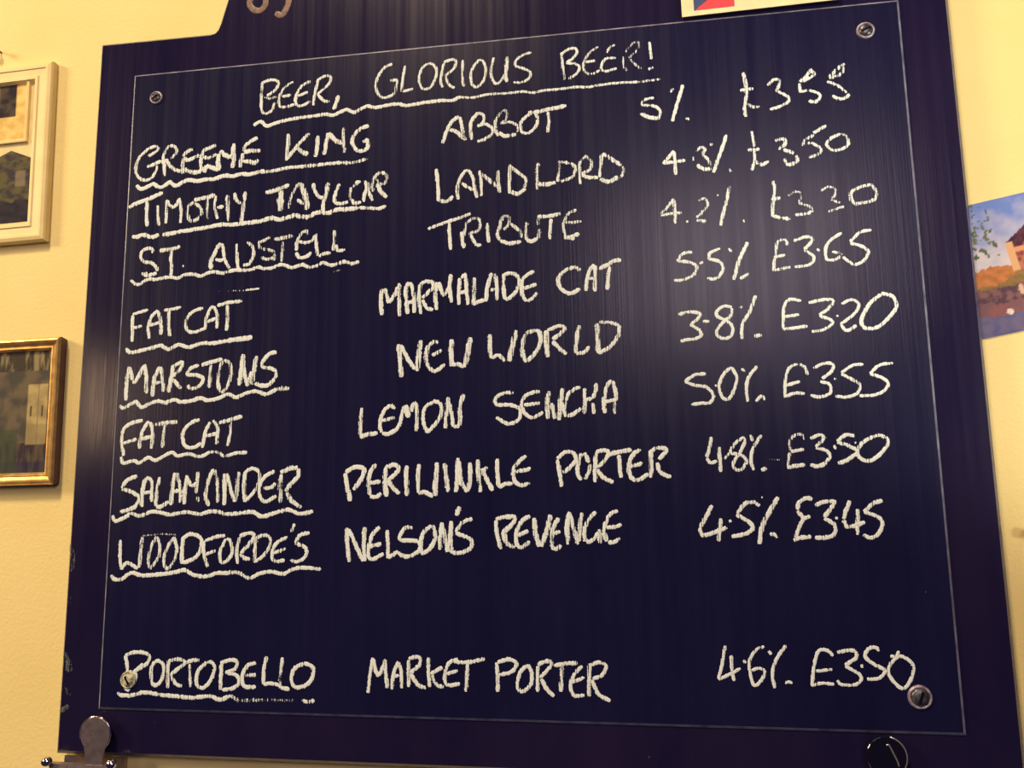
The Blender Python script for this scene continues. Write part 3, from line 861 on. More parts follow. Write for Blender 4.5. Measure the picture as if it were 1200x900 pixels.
4.54 0.85 -109.8,-51.1 -115.1,-47.8 -121.6,-52.0 -126.1,-60.8 -127.3,-70.9 -125.3,-77.3
4.32 0.80 -124.7,-64.6 -118.9,-62.9 -110.4,-61.2
4.72 0.85 -124.6,-77.9 -118.7,-79.3 -109.7,-75.1 -104.5,-68.9
4.51 0.80 -105.8,-72.1 -102.6,-61.4 -100.0,-48.8
6.65 0.85 -98.1,-47.6 -96.1,-54.0 -94.8,-61.6
4.70 0.85 -90.9,-55.4 -90.3,-49.1 -85.8,-44.8
4.68 0.75 -85.1,-45.5 -85.1,-61.9 -85.7,-77.0
4.46 0.85 -65.7,-44.8 -73.5,-49.0 -78.0,-55.8 -77.3,-68.4 -73.5,-77.3 -67.0,-72.4 -59.3,-62.6 -56.8,-52.6 -60.0,-46.2 -67.0,-44.1
5.04 0.80 -49.7,-40.2 -51.6,-57.8 -53.0,-74.6
4.62 0.80 -48.4,-46.6 -45.9,-59.2 -44.1,-73.0
5.01 0.80 -32.4,-37.6 -36.9,-51.9 -36.4,-67.0 -40.2,-74.3
4.61 0.80 -44.1,-73.0 -39.6,-73.1
# beer_lettering/6.1
4.33 0.85 23.1,-37.8 14.4,-37.5 4.9,-41.0 2.3,-45.9 5.4,-50.4 16.7,-50.7 26.6,-53.5 30.3,-59.1 27.7,-67.7 18.9,-71.2 12.7,-69.8 3.4,-64.0
4.29 0.85 51.8,-37.5 44.3,-37.9 35.6,-41.9 31.7,-49.3 33.4,-58.0 39.5,-64.3 46.3,-64.5 55.0,-59.8
4.29 0.85 34.2,-51.2 42.8,-50.8 51.5,-49.9
5.04 0.80 61.7,-37.2 59.5,-51.3 59.8,-67.3
4.83 0.80 64.5,-50.2 67.2,-67.5
5.98 0.80 76.5,-34.6 73.7,-49.3 72.0,-68.9
4.62 0.75 73.8,-46.8 79.4,-65.4
4.24 0.85 95.5,-33.9 88.7,-36.2 81.8,-42.1 79.9,-48.2
4.24 0.55 79.9,-48.2 78.4,-58.0
4.41 0.80 80.7,-64.8 88.0,-62.6 95.5,-56.7
4.40 0.85 100.3,-35.3 100.0,-48.9 98.7,-62.9
4.40 0.85 99.4,-47.6 107.9,-46.6
4.39 0.85 112.7,-30.2 111.8,-38.2 108.5,-46.7
4.19 0.80 108.4,-51.6 109.3,-63.2
4.75 0.85 120.7,-62.9 119.9,-49.5 124.1,-33.7 129.1,-27.7
4.17 0.85 130.3,-28.3 132.9,-40.1 133.2,-49.9
4.16 0.65 132.0,-49.8 131.5,-63.8
4.36 0.85 121.1,-50.7 133.2,-48.6
# strength_lettering/4.0
3.69 0.85 219.8,108.7 209.6,107.4 203.6,99.5
3.67 0.85 203.6,99.5 215.9,97.6 223.5,92.4 220.9,84.3 210.6,78.9 199.3,78.4
3.00 0.85 227.0,95.0 230.5,97.2
3.65 0.85 249.0,111.0 238.7,106.9 236.2,99.9
3.63 0.85 236.2,99.9 247.1,96.9 251.2,89.6 247.5,81.6 240.6,77.8 234.1,79.5
3.16 0.75 257.8,110.5 261.0,106.7
4.07 0.85 278.0,116.3 268.2,96.9 261.5,75.7
3.86 0.85 268.1,76.3 277.3,82.3
# price_lettering/4.1
3.56 0.80 318.2,110.3 316.4,116.3 308.6,114.4 305.7,101.7 302.4,83.2
3.55 0.80 304.4,98.3 315.4,100.0
3.54 0.80 302.4,83.7 319.9,86.4
3.53 0.88 325.0,114.6 338.2,118.4 344.0,114.6 335.1,104.6
3.52 0.85 335.1,104.1 344.2,95.9 339.4,88.1 324.2,86.2
3.06 0.85 347.6,104.3 350.5,102.5
3.49 0.85 373.7,120.4 362.6,113.4 356.6,104.5 356.9,92.9 366.4,92.3 371.5,97.8 362.7,100.6
3.46 0.85 403.5,121.7 391.7,119.7 381.5,109.9
3.45 0.85 381.4,108.7 392.7,104.6 398.6,98.5 393.7,89.6 384.0,85.5 372.9,94.2
# strength_lettering/5.0
3.64 0.88 202.2,40.7 213.4,43.2 224.4,40.8 221.9,35.1 215.0,29.6
3.62 0.88 213.9,29.7 223.5,22.3 224.4,16.5 217.6,13.3
3.62 0.88 203.1,11.6 210.9,13.2 219.8,13.2
3.33 0.88 227.3,32.5 233.9,31.5
3.59 0.88 257.8,46.1 250.1,47.7 242.2,42.3 243.0,36.4 252.6,31.4 257.6,23.1 253.9,14.1 245.1,13.3 240.6,19.3 245.9,28.2 256.2,37.0 258.1,45.0
2.75 0.75 265.4,45.3 268.7,46.1
3.65 0.88 282.9,57.6 276.0,40.6 267.7,27.2 266.4,11.3
4.17 0.88 278.9,14.2 286.5,14.5
# price_lettering/5.1
3.51 0.88 328.4,49.6 316.7,51.3 310.8,43.5 308.3,20.8
3.50 0.88 310.2,33.3 325.3,34.9
3.49 0.88 308.3,20.4 319.0,20.8 333.0,22.5
3.47 0.88 335.7,46.9 350.7,49.6 360.2,48.0 354.3,39.2 345.4,33.9
3.45 0.88 345.4,32.8 356.6,27.7 357.4,23.2 348.6,17.9 336.8,16.2
2.65 0.88 362.2,32.0 364.3,31.4
3.43 0.88 368.3,44.1 378.1,48.2 385.1,43.3 380.2,33.4 365.8,22.8
3.42 0.88 365.7,22.3 371.6,15.8 381.3,21.0
4.00 0.90 407.7,52.4 396.6,43.9 387.1,28.6 388.5,18.4 400.9,17.8 411.9,26.3 421.1,38.2 418.9,49.5 407.8,53.5
# brewery_lettering/5.0
5.54 0.80 -434.7,7.8 -436.9,-5.2 -437.3,-32.2
5.08 0.92 -434.7,7.8 -430.1,-8.3
5.06 0.92 -430.0,-10.1 -425.7,-9.3 -416.6,8.0
5.50 0.80 -415.7,9.9 -412.8,-6.1 -411.2,-24.7
5.25 0.80 -395.6,6.3 -401.9,-6.5 -403.6,-28.6
5.01 0.68 -394.6,6.3 -391.8,-8.7 -390.1,-23.5
5.01 0.68 -403.5,-13.8 -391.7,-11.4
5.44 0.80 -378.8,7.6 -381.0,-7.2 -383.1,-24.6
4.76 0.75 -379.7,5.7 -369.1,10.9 -366.9,7.1 -372.5,-0.1 -379.1,-6.3
4.97 0.85 -378.9,-9.1 -367.5,-20.5
4.73 0.88 -346.3,6.4 -356.9,3.1 -362.4,-4.1
4.71 0.88 -362.4,-4.1 -348.6,-5.5 -340.7,-9.5 -344.2,-17.6 -353.8,-21.0 -359.9,-17.1
5.15 0.88 -343.3,6.2 -331.7,9.5 -317.3,12.6
5.13 0.65 -331.6,5.8 -332.0,-7.0 -332.4,-20.8
4.66 0.70 -317.2,10.8 -321.5,-3.8 -320.8,-20.2 -315.7,-25.9 -309.3,-17.0 -306.0,-4.3 -308.3,6.8 -315.3,11.6
5.96 0.80 -292.3,17.2 -293.6,0.7 -295.8,-19.2
5.06 0.88 -293.1,13.5 -286.2,-17.7 -281.0,-3.4
6.15 0.70 -275.9,14.7 -278.2,-1.7 -280.5,-18.8
4.81 0.90 -251.2,18.3 -260.6,15.9 -268.0,7.1 -267.8,1.6 -258.2,-0.6 -250.5,-4.5
4.78 0.85 -251.4,-4.4 -252.2,-11.7 -260.4,-20.4
5.45 0.90 -276.7,-17.2 -269.0,-20.1 -259.5,-20.4
# brewery_underline/5
4.70 0.88 -444.0,-37.5 -440.8,-41.3 -430.1,-36.6 -423.2,-34.4 -416.9,-41.1 -408.1,-37.6 -396.4,-34.3 -386.4,-36.5 -376.7,-33.1 -366.8,-36.1 -353.2,-34.7 -343.5,-32.3 -333.7,-35.3 -320.3,-33.0 -308.9,-28.8 -299.1,-32.7 -287.8,-28.6 -274.5,-26.3 -263.0,-30.3 -249.9,-24.7
5.40 0.63 -249.9,-24.7 -234.8,-24.5
# brewery_lettering/6.0
4.57 0.90 -414.1,-56.2 -427.5,-58.9 -437.3,-64.9 -439.1,-72.2
4.57 0.90 -439.1,-72.2 -439.2,-82.5 -436.1,-97.1
4.10 0.90 -437.4,-82.6 -420.7,-77.8
4.54 0.90 -416.7,-89.2 -416.3,-76.8 -411.4,-64.5 -406.2,-57.4
4.52 0.80 -403.9,-58.5 -400.8,-73.1 -401.5,-89.5
4.98 0.90 -415.1,-77.9 -399.6,-74.8
5.18 0.80 -398.1,-61.8 -384.7,-60.0 -370.3,-59.0
4.27 0.80 -385.8,-61.0 -387.3,-75.5 -387.7,-88.8
4.45 0.95 -342.8,-57.0 -353.6,-60.9 -362.0,-69.9 -362.7,-80.1 -357.9,-88.4 -349.0,-89.0 -339.4,-84.7
4.42 0.95 -338.0,-89.9 -335.5,-72.6 -329.5,-60.5
4.41 0.80 -326.3,-58.5 -320.4,-66.8 -320.7,-86.2
4.41 0.90 -335.3,-76.7 -321.2,-73.9
4.83 0.85 -318.5,-61.8 -307.7,-59.0 -290.5,-55.0
4.38 0.70 -303.3,-61.1 -304.9,-75.4 -307.6,-88.5
# brewery_underline/6
4.32 0.90 -439.2,-98.0 -437.1,-106.3
4.25 0.90 -437.1,-106.3 -422.6,-103.1 -415.8,-105.7 -404.9,-99.7 -395.8,-103.0 -385.0,-98.1 -375.2,-94.2 -368.4,-98.4 -354.2,-96.6 -340.9,-99.9 -328.0,-94.7
4.15 0.75 -328.0,-94.7 -319.3,-95.3 -310.4,-99.9 -297.6,-96.8 -282.5,-96.1
# strength_lettering/6.0
3.59 0.90 227.6,-24.2 216.7,-24.9 205.5,-31.6
3.57 0.90 205.5,-31.6 216.2,-36.1 227.9,-38.5 234.3,-47.8 230.0,-54.8 221.2,-55.1 211.3,-56.3
2.74 0.90 236.2,-36.7 238.1,-37.4
3.55 0.90 252.4,-19.0 245.2,-25.9 240.7,-36.9 243.0,-49.1 249.7,-51.3 256.1,-40.4 258.7,-28.4 254.3,-19.1 252.4,-19.0
3.08 0.90 264.0,-20.0 267.7,-23.0
3.61 0.90 280.0,-18.0 271.3,-28.8 267.7,-40.8 268.3,-54.9
3.40 0.90 276.6,-54.8 282.7,-49.3 285.7,-53.8
# price_lettering/6.1
3.46 0.75 329.8,-28.9 327.4,-20.7 320.0,-17.4 312.2,-21.2 307.7,-32.1 305.5,-52.1
3.73 0.90 305.3,-39.6 315.0,-37.4 321.7,-35.6
3.72 0.90 305.5,-51.1 316.2,-47.4 325.7,-48.3
3.43 0.85 335.9,-22.1 346.6,-17.4 355.0,-18.8 353.6,-25.7 343.7,-33.3
3.41 0.90 341.6,-36.3 350.8,-39.6 351.1,-47.5 344.3,-52.3
3.42 0.90 331.2,-49.9 338.6,-52.1 346.2,-51.3
2.62 0.90 355.3,-33.7 357.7,-34.2
3.39 0.90 384.9,-19.9 374.6,-20.5 362.8,-28.0
3.39 0.90 362.8,-29.0 371.7,-34.3 379.7,-40.5 377.1,-49.3 366.7,-53.0 355.5,-52.0
3.36 0.90 413.6,-19.6 400.6,-21.4 390.6,-30.0
3.35 0.90 390.6,-30.0 401.4,-34.3 407.4,-40.5 402.2,-48.2 392.7,-51.8 378.8,-52.3
# price_lettering/7.0
3.98 0.88 229.9,-90.5 227.6,-101.0 224.2,-111.5
3.61 0.88 224.2,-112.4 227.7,-117.3 234.3,-115.5
4.14 0.88 237.4,-101.2 237.2,-112.7 237.4,-126.9
3.05 0.70 241.8,-113.7 247.7,-107.2
3.58 0.88 262.5,-91.3 252.8,-98.7 248.7,-107.2 257.8,-109.3 263.9,-116.0 258.8,-124.5 252.4,-124.4 250.9,-117.7 257.9,-107.4 263.1,-96.1 261.5,-91.3
3.21 0.85 269.0,-89.5 271.1,-95.9
3.91 0.85 280.1,-89.8 272.0,-102.0 268.5,-115.2 270.7,-125.6
4.24 0.88 278.0,-125.7 283.6,-123.9
2.29 0.36 285.9,-115.1 298.7,-115.8
3.51 0.62 322.6,-95.5 319.3,-89.8 312.0,-91.5 307.6,-98.0 308.3,-106.5
3.68 0.85 308.2,-107.5 321.1,-105.3
3.69 0.65 306.9,-108.4 304.6,-122.4
4.37 0.88 303.6,-123.7 311.9,-122.0 321.8,-120.9
3.83 0.88 328.1,-94.7 337.3,-91.1 341.6,-94.1 332.9,-103.3
3.81 0.88 332.8,-104.2 343.4,-107.3 345.6,-113.8 340.8,-119.3
4.16 0.88 326.3,-121.0 333.4,-122.9 342.6,-119.4
2.94 0.88 350.6,-101.8 352.1,-105.9
3.97 0.88 371.2,-92.9 362.4,-91.7 353.9,-98.1
3.96 0.88 353.8,-99.0 363.4,-102.1 373.6,-107.9
4.30 0.88 353.2,-120.1 362.3,-117.0 372.6,-109.7
2.92 0.70 370.7,-99.4 372.1,-100.0
3.92 0.88 390.6,-93.3 378.7,-99.6 372.7,-108.8 374.9,-115.3 383.5,-118.3 392.7,-112.9 400.3,-104.7 402.6,-98.3 397.7,-93.5 390.7,-93.0
# strength_lettering/8.0
4.48 0.85 227.4,-160.8 220.3,-172.9 214.3,-183.1
4.46 0.85 214.3,-183.1 215.8,-190.6 226.0,-188.8 241.0,-183.3
4.63 0.80 235.0,-173.9 233.5,-186.0 232.0,-197.1
3.55 0.90 243.1,-177.7 245.4,-175.9
4.25 0.90 270.7,-158.0 260.6,-159.2 251.8,-169.4
4.24 0.90 250.8,-170.3 261.4,-176.9 266.5,-183.4 260.8,-188.9 245.1,-192.6
4.41 0.75 270.7,-158.4 274.1,-162.2
2.64 0.49 276.4,-152.9 277.7,-153.8
4.73 0.90 292.8,-153.1 283.7,-167.8 275.6,-182.6 271.9,-200.0
3.84 0.90 282.4,-190.0 287.8,-190.9 289.4,-194.0
# price_lettering/8.1
4.16 0.90 325.8,-156.2 320.6,-154.3 313.1,-158.9 310.8,-166.2
4.16 0.90 310.8,-167.2 315.7,-174.6 312.6,-181.0 307.3,-193.8
4.15 0.90 314.7,-175.5 322.9,-172.8
4.14 0.90 305.4,-196.5 312.7,-193.8 322.5,-192.9
4.30 0.90 328.1,-161.8 338.1,-158.2 348.8,-158.3
4.29 0.90 347.8,-159.3 342.0,-166.5 336.2,-173.8
4.28 0.90 336.1,-174.7 345.4,-181.2 344.8,-190.3 335.7,-193.9 326.0,-193.8
3.08 0.90 346.8,-173.9 349.0,-175.4
4.26 0.85 362.1,-157.6 356.9,-168.5 354.6,-175.8
4.24 0.85 354.5,-176.7 357.6,-183.1 368.2,-181.3 374.6,-178.7
4.07 0.85 368.5,-165.9 367.6,-177.7 366.6,-191.3
4.06 0.90 392.7,-157.9 383.8,-160.6 374.4,-168.7
4.04 0.90 374.4,-168.7 386.3,-173.3 391.0,-179.7 386.8,-189.6 379.5,-194.1 371.9,-191.3
# brewery_lettering/7.0
4.97 0.85 -417.4,-120.4 -430.0,-125.5 -436.0,-134.3
4.95 0.85 -435.9,-135.2 -421.7,-139.3 -413.9,-145.3 -416.6,-154.0 -424.8,-158.7 -436.4,-161.5
5.15 0.85 -406.6,-123.0 -410.0,-138.5 -409.6,-156.0
4.93 0.75 -405.6,-122.0 -398.9,-127.0 -398.3,-138.7
4.91 0.75 -398.3,-138.7 -397.6,-150.3
4.03 0.70 -409.9,-140.5 -398.3,-138.7
4.46 0.85 -389.6,-122.3 -391.9,-138.7 -392.7,-155.2
4.88 0.85 -392.0,-155.8 -386.7,-156.2 -376.5,-150.1
5.32 0.85 -370.7,-117.7 -373.0,-135.1 -373.7,-154.4
4.86 0.80 -368.6,-117.7 -363.6,-133.3 -362.7,-151.6
4.87 0.85 -374.9,-139.9 -363.4,-137.2
5.29 0.80 -355.8,-120.8 -357.1,-137.3 -357.8,-153.6
4.85 0.78 -355.7,-122.8 -350.0,-133.5
4.84 0.78 -350.0,-133.5 -342.8,-129.7
5.05 0.59 -342.4,-117.2 -342.7,-131.7 -343.4,-141.3
5.03 0.55 -342.1,-145.2 -339.8,-150.9
4.80 0.75 -327.1,-155.8 -331.8,-143.4 -327.5,-122.3 -322.6,-114.6
4.79 0.62 -321.6,-115.6 -317.8,-130.1 -316.9,-152.1
5.42 0.90 -310.0,-119.7 -309.2,-137.9 -308.6,-155.1
4.76 0.75 -306.9,-119.7 -302.1,-136.1 -296.4,-151.4
5.40 0.63 -292.5,-118.0 -293.9,-134.3 -295.3,-151.4
4.95 0.80 -285.3,-118.1 -285.7,-134.4 -284.1,-151.5
4.30 0.82 -285.2,-119.1 -277.2,-114.4 -268.9,-117.5 -267.6,-127.0 -273.2,-140.3 -284.1,-151.5
4.69 0.85 -249.5,-117.8 -261.5,-124.3 -267.3,-134.7 -265.9,-146.1 -259.6,-151.8 -246.7,-145.4
4.69 0.75 -262.2,-136.6 -253.0,-135.8 -248.1,-131.1
5.73 0.65 -241.3,-121.7 -242.9,-136.9 -241.4,-153.0
5.30 0.85 -242.4,-119.8 -231.4,-115.2 -222.3,-114.4
5.28 0.85 -221.3,-115.4 -222.1,-124.9 -230.9,-133.3 -235.7,-140.8
5.26 0.85 -234.7,-141.7 -228.4,-151.2 -217.2,-158.8
# brewery_underline/7
4.74 0.88 -445.9,-165.3 -443.3,-172.1
4.72 0.88 -443.3,-172.7 -431.7,-168.3 -422.5,-162.6
4.61 0.80 -422.5,-162.6 -411.6,-166.0 -397.0,-161.5 -384.2,-163.0 -373.6,-165.0 -354.9,-162.3 -338.1,-164.7 -321.7,-161.6 -305.1,-165.0 -286.7,-163.8
4.86 0.88 -286.7,-163.8 -274.5,-163.0 -264.2,-167.8 -252.1,-165.5 -238.2,-161.5 -230.1,-161.5 -218.0,-165.4 -203.2,-162.7
# beer_lettering/7.0
5.17 0.92 -167.1,-121.5 -164.3,-134.9 -160.5,-152.3
5.16 0.92 -166.3,-120.7 -156.7,-115.3 -146.2,-116.0 -145.3,-121.8 -150.4,-131.7 -157.2,-139.9
5.12 0.85 -131.5,-112.1 -137.5,-120.3 -139.9,-133.5 -138.0,-146.0
4.70 0.92 -138.2,-132.7 -126.1,-131.3
4.69 0.92 -138.0,-147.6 -130.2,-147.7 -125.4,-143.7
5.50 0.92 -120.2,-116.4 -120.9,-132.2 -119.0,-147.8
4.89 0.92 -121.0,-116.4 -111.5,-113.3 -105.5,-116.7 -108.9,-123.3 -117.5,-129.7
5.27 0.92 -117.5,-129.7 -111.4,-138.9 -104.5,-144.7
5.66 0.85 -96.9,-114.4 -96.8,-130.9 -95.9,-147.3
4.63 0.92 -82.4,-113.0 -84.0,-127.8 -83.2,-144.2
5.00 0.92 -83.2,-145.0 -75.5,-143.5 -67.1,-148.5
5.99 0.85 -61.9,-111.7 -63.7,-128.1 -64.5,-147.7
5.37 0.72 -54.3,-112.7 -51.8,-129.9 -50.2,-143.8
4.96 0.85 -39.1,-107.2 -40.0,-125.2 -41.5,-143.9
5.34 0.75 -38.3,-110.5 -35.9,-131.8 -29.3,-144.1
4.93 0.82 -25.7,-112.4 -25.8,-128.7 -28.4,-143.3
5.31 0.75 -17.3,-109.3 -16.6,-125.6 -15.1,-144.3
4.71 0.75 -6.6,-117.6 -12.4,-122.4
5.29 0.85 -13.2,-119.1 -6.7,-132.2 -1.0,-142.8
4.88 0.92 4.3,-108.9 4.1,-124.3 5.6,-139.7
4.66 0.92 5.6,-139.7 13.1,-135.8 19.8,-136.2
4.66 0.88 10.6,-136.0 20.4,-135.5
4.65 0.88 35.7,-106.2 26.5,-113.3 21.4,-123.0 23.7,-134.3 31.1,-137.6 39.3,-135.3
4.65 0.88 23.1,-123.0 32.1,-121.9 40.4,-119.7
# beer_lettering/7.1
4.39 0.88 69.0,-110.9 71.1,-125.4 72.7,-139.8
4.38 0.85 69.0,-110.1 78.1,-103.0 87.0,-104.8 88.4,-112.1 80.9,-120.8 74.4,-124.7
4.55 0.82 95.0,-105.0 90.6,-117.7 90.4,-127.3 94.2,-133.0
4.73 0.85 98.2,-104.2 102.8,-114.7
3.78 0.85 103.5,-116.4 102.5,-124.3 97.5,-132.2
4.71 0.85 110.3,-103.7 109.1,-118.1 108.5,-135.5
4.33 0.88 110.3,-103.7 118.3,-102.2 123.0,-103.9 121.2,-110.3 114.7,-117.4 111.4,-119.7
4.68 0.90 111.3,-122.1 117.4,-130.9 127.6,-135.8
5.05 0.88 122.9,-107.1 134.2,-104.2 147.7,-102.1
4.67 0.80 134.1,-107.4 134.5,-118.5 135.6,-131.2
4.64 0.88 157.1,-102.3 149.9,-106.1 145.7,-113.9 143.8,-122.6 146.6,-131.4 153.6,-133.8 164.0,-127.7
4.45 0.88 143.9,-119.5 151.0,-118.8 158.2,-115.8
5.17 0.78 167.3,-103.3 166.7,-117.5 166.5,-131.7
4.61 0.88 166.5,-104.8 173.7,-101.0 181.5,-101.2 183.7,-104.4 178.8,-109.0 175.5,-112.9
4.59 0.88 173.8,-116.1 175.1,-124.0 180.3,-128.8 187.2,-131.2
# brewery_lettering/8.0
4.36 0.82 -434.1,-193.0 -433.8,-209.2 -430.9,-226.3
4.33 0.82 -430.9,-225.9 -424.2,-218.8 -410.7,-225.2
4.88 0.70 -406.8,-189.9 -408.3,-204.9 -409.6,-224.1
4.30 0.62 -389.1,-188.9 -396.6,-202.8 -398.1,-217.7 -395.4,-224.1 -386.6,-213.5 -384.9,-200.7 -389.0,-190.0
4.27 0.72 -367.8,-190.1 -376.5,-202.8 -379.4,-215.6 -375.4,-225.1 -367.6,-217.7 -364.0,-205.0 -367.8,-190.1
4.80 0.90 -357.2,-190.1 -357.7,-205.0 -356.9,-219.8
4.78 0.90 -358.3,-192.2 -348.0,-187.0 -336.2,-191.3 -334.5,-202.9 -342.1,-213.5 -355.8,-218.8
4.21 0.88 -331.4,-194.5 -330.7,-209.3 -326.0,-223.0
4.21 0.82 -330.2,-194.5 -317.6,-190.3 -306.2,-188.6
3.88 0.82 -330.7,-210.3 -317.0,-205.1
4.18 0.82 -304.9,-192.5 -311.3,-205.1 -310.8,-216.7 -305.0,-217.7 -297.4,-208.3 -300.2,-194.6 -304.9,-192.5
4.26 0.82 -288.9,-190.4 -291.8,-205.1 -290.1,-219.8
4.47 0.82 -288.9,-189.4 -278.8,-186.2 -271.8,-188.4 -276.1,-196.8 -287.1,-208.3
4.46 0.82 -288.2,-209.3 -282.3,-213.5 -275.5,-214.6
4.66 0.78 -269.5,-190.5 -270.1,-205.2 -270.8,-218.8
4.12 0.75 -269.5,-191.6 -258.2,-188.5 -251.7,-194.8 -257.6,-208.3 -269.7,-217.7
4.19 0.82 -232.2,-190.7 -244.4,-196.9 -249.7,-207.3 -247.2,-216.7 -234.9,-215.6
4.19 0.72 -248.6,-208.4 -234.1,-203.2
3.77 0.82 -224.7,-176.1 -227.9,-185.5
4.38 0.82 -206.6,-186.2 -217.7,-188.7 -223.1,-197.0
4.37 0.82 -223.1,-197.0 -210.6,-203.2 -211.5,-212.6 -221.4,-217.7 -228.2,-215.6
2.65 0.36 -406.9,-188.8 -385.6,-186.8 -364.4,-187.5
# brewery_underline/8
4.59 0.88 -443.6,-232.3 -438.6,-237.0 -430.2,-236.9 -418.7,-230.1 -404.4,-232.6 -385.6,-231.5 -367.0,-229.4 -353.1,-226.6 -343.6,-231.4 -327.3,-233.5 -313.7,-229.9 -300.0,-230.3
4.47 0.70 -313.7,-229.9 -290.9,-229.2 -281.6,-233.3
4.39 0.88 -281.6,-233.3 -274.8,-235.4 -263.7,-230.2 -250.2,-228.1 -236.7,-230.5 -223.5,-224.9 -210.2,-223.9 -192.4,-225.5
# beer_lettering/8.0
4.90 0.90 -163.6,-181.1 -163.3,-199.0 -160.4,-217.7
4.89 0.90 -161.8,-182.7 -153.8,-199.1 -144.9,-216.9
5.08 0.90 -143.7,-180.4 -144.3,-199.1 -143.2,-216.9
4.45 0.90 -126.5,-180.5 -134.1,-187.8 -139.1,-202.3 -138.1,-212.8 -133.0,-214.5 -121.9,-208.8
4.85 0.90 -138.3,-201.5 -124.6,-198.3
4.43 0.90 -117.9,-183.8 -117.4,-199.2 -116.8,-213.7
4.61 0.90 -116.8,-213.7 -105.8,-206.4
4.60 0.90 -89.8,-181.5 -97.5,-181.5 -103.4,-189.5 -102.5,-194.4 -83.9,-195.3
4.58 0.90 -83.9,-195.3 -80.8,-201.7 -85.5,-208.1 -93.9,-211.8 -100.7,-211.3 -105.8,-207.3
4.76 0.85 -68.7,-179.2 -77.2,-186.4 -80.5,-197.7 -78.8,-208.1 -70.4,-203.3 -64.6,-192.9 -66.2,-182.5 -68.7,-179.2
5.33 0.90 -57.0,-176.1 -58.7,-191.3 -59.6,-204.9
4.73 0.80 -56.2,-180.1 -51.2,-207.3
5.31 0.85 -47.0,-174.6 -47.9,-191.4 -47.1,-207.4
5.52 0.90 -37.7,-159.3 -41.1,-169.0
4.31 0.90 -23.7,-172.3 -34.5,-176.3 -42.0,-186.6
4.50 0.90 -42.0,-187.4 -28.8,-192.3 -23.9,-197.1 -27.2,-204.2 -37.1,-208.2 -47.9,-207.4
# beer_lettering/8.1
4.64 0.90 1.9,-174.1 3.3,-190.0 7.2,-204.3
4.45 0.90 1.9,-173.3 10.9,-171.0 19.3,-171.1
4.62 0.90 19.2,-179.0 9.9,-186.9 12.2,-196.4 18.8,-202.0
4.63 0.90 10.1,-171.0 19.9,-170.3 22.3,-174.3 11.5,-186.9
4.61 0.90 11.5,-188.5 13.8,-198.0 21.9,-202.8
4.59 0.90 38.6,-169.7 29.6,-175.9 23.7,-187.0 23.6,-198.0 28.3,-202.8 38.1,-196.5
4.59 0.90 25.3,-190.2 36.7,-185.5
5.33 0.90 43.4,-172.1 44.0,-187.1 47.7,-202.0
5.69 0.85 60.5,-169.0 56.1,-185.6 50.1,-202.0
4.72 0.78 69.2,-172.3 63.4,-182.5 60.7,-196.6 63.7,-204.4 71.7,-201.3
4.54 0.80 61.6,-188.8 70.5,-186.4
5.27 0.85 80.6,-166.1 77.8,-181.0 78.1,-199.8
4.51 0.85 81.3,-168.4 84.9,-184.2 88.5,-199.8
4.88 0.75 93.3,-167.0 91.3,-182.7 90.1,-196.7
4.29 0.80 108.4,-166.3 100.2,-174.9 95.1,-187.4 98.0,-196.7 104.4,-195.2 110.2,-187.4
4.49 0.80 95.3,-181.1 95.7,-196.7
4.28 0.85 111.0,-184.3 111.4,-199.1
4.27 0.90 131.3,-165.7 124.1,-168.0 118.4,-176.6 115.7,-187.5
5.56 0.95 115.7,-187.5 118.5,-196.8
4.44 0.90 119.0,-182.8 126.8,-182.1 134.7,-179.8
4.43 0.90 120.0,-198.4 127.9,-196.8 131.9,-193.0
# brewery_lettering/9.0
4.36 0.88 -420.5,-320.0 -417.4,-332.4 -416.8,-342.6
4.35 0.88 -420.5,-320.0 -411.3,-316.8 -398.5,-316.6 -391.3,-320.6 -394.3,-328.9 -405.5,-335.2 -414.6,-339.5
4.34 0.95 -405.6,-334.2 -397.8,-328.9
3.69 0.88 -421.4,-342.7 -414.7,-337.5 -406.4,-340.4 -408.2,-349.6 -416.2,-352.9
6.52 0.95 -423.8,-342.8 -420.1,-345.8 -418.5,-351.9 -413.5,-357.9
4.30 0.88 -384.0,-325.6 -388.2,-333.9 -386.3,-348.1 -381.5,-351.1 -374.9,-344.8 -373.3,-331.5 -378.3,-325.5 -384.0,-325.6
4.93 0.65 -367.9,-324.3 -367.9,-339.6 -367.1,-353.8
4.28 0.75 -367.9,-324.9 -355.4,-323.0 -348.3,-327.0 -359.3,-335.4 -364.8,-340.6
4.26 0.80 -363.6,-341.5 -357.5,-349.5 -350.6,-351.4
4.89 0.75 -348.3,-327.0 -339.3,-323.8 -331.4,-323.6
4.24 0.72 -342.6,-327.9 -341.9,-341.1 -340.3,-352.2
4.22 0.88 -322.2,-325.5 -332.0,-334.8 -333.7,-348.0 -326.7,-352.9 -317.9,-345.6 -312.9,-332.4 -316.5,-326.0 -322.2,-325.5
4.61 0.80 -305.2,-326.2 -305.1,-340.3 -305.2,-354.4
4.19 0.88 -306.4,-326.2 -296.3,-323.0 -287.3,-323.9 -289.3,-332.0 -300.3,-336.2
4.17 0.88 -299.2,-336.2 -286.8,-339.0 -284.2,-346.9 -290.7,-352.1 -303.0,-354.4
4.56 0.88 -265.0,-325.1 -274.9,-328.7 -280.5,-339.8 -277.5,-349.8 -264.1,-350.5
4.15 0.80 -276.7,-338.8 -264.6,-337.5
4.33 0.88 -253.0,-318.2 -255.8,-333.3 -255.4,-347.3
4.10 0.88 -255.4,-347.7 -246.6,-346.1 -235.5,-348.8
4.71 0.70 -234.6,-318.9 -236.0,-332.9 -236.6,-350.9
4.49 0.88 -235.5,-350.8 -225.6,-351.6
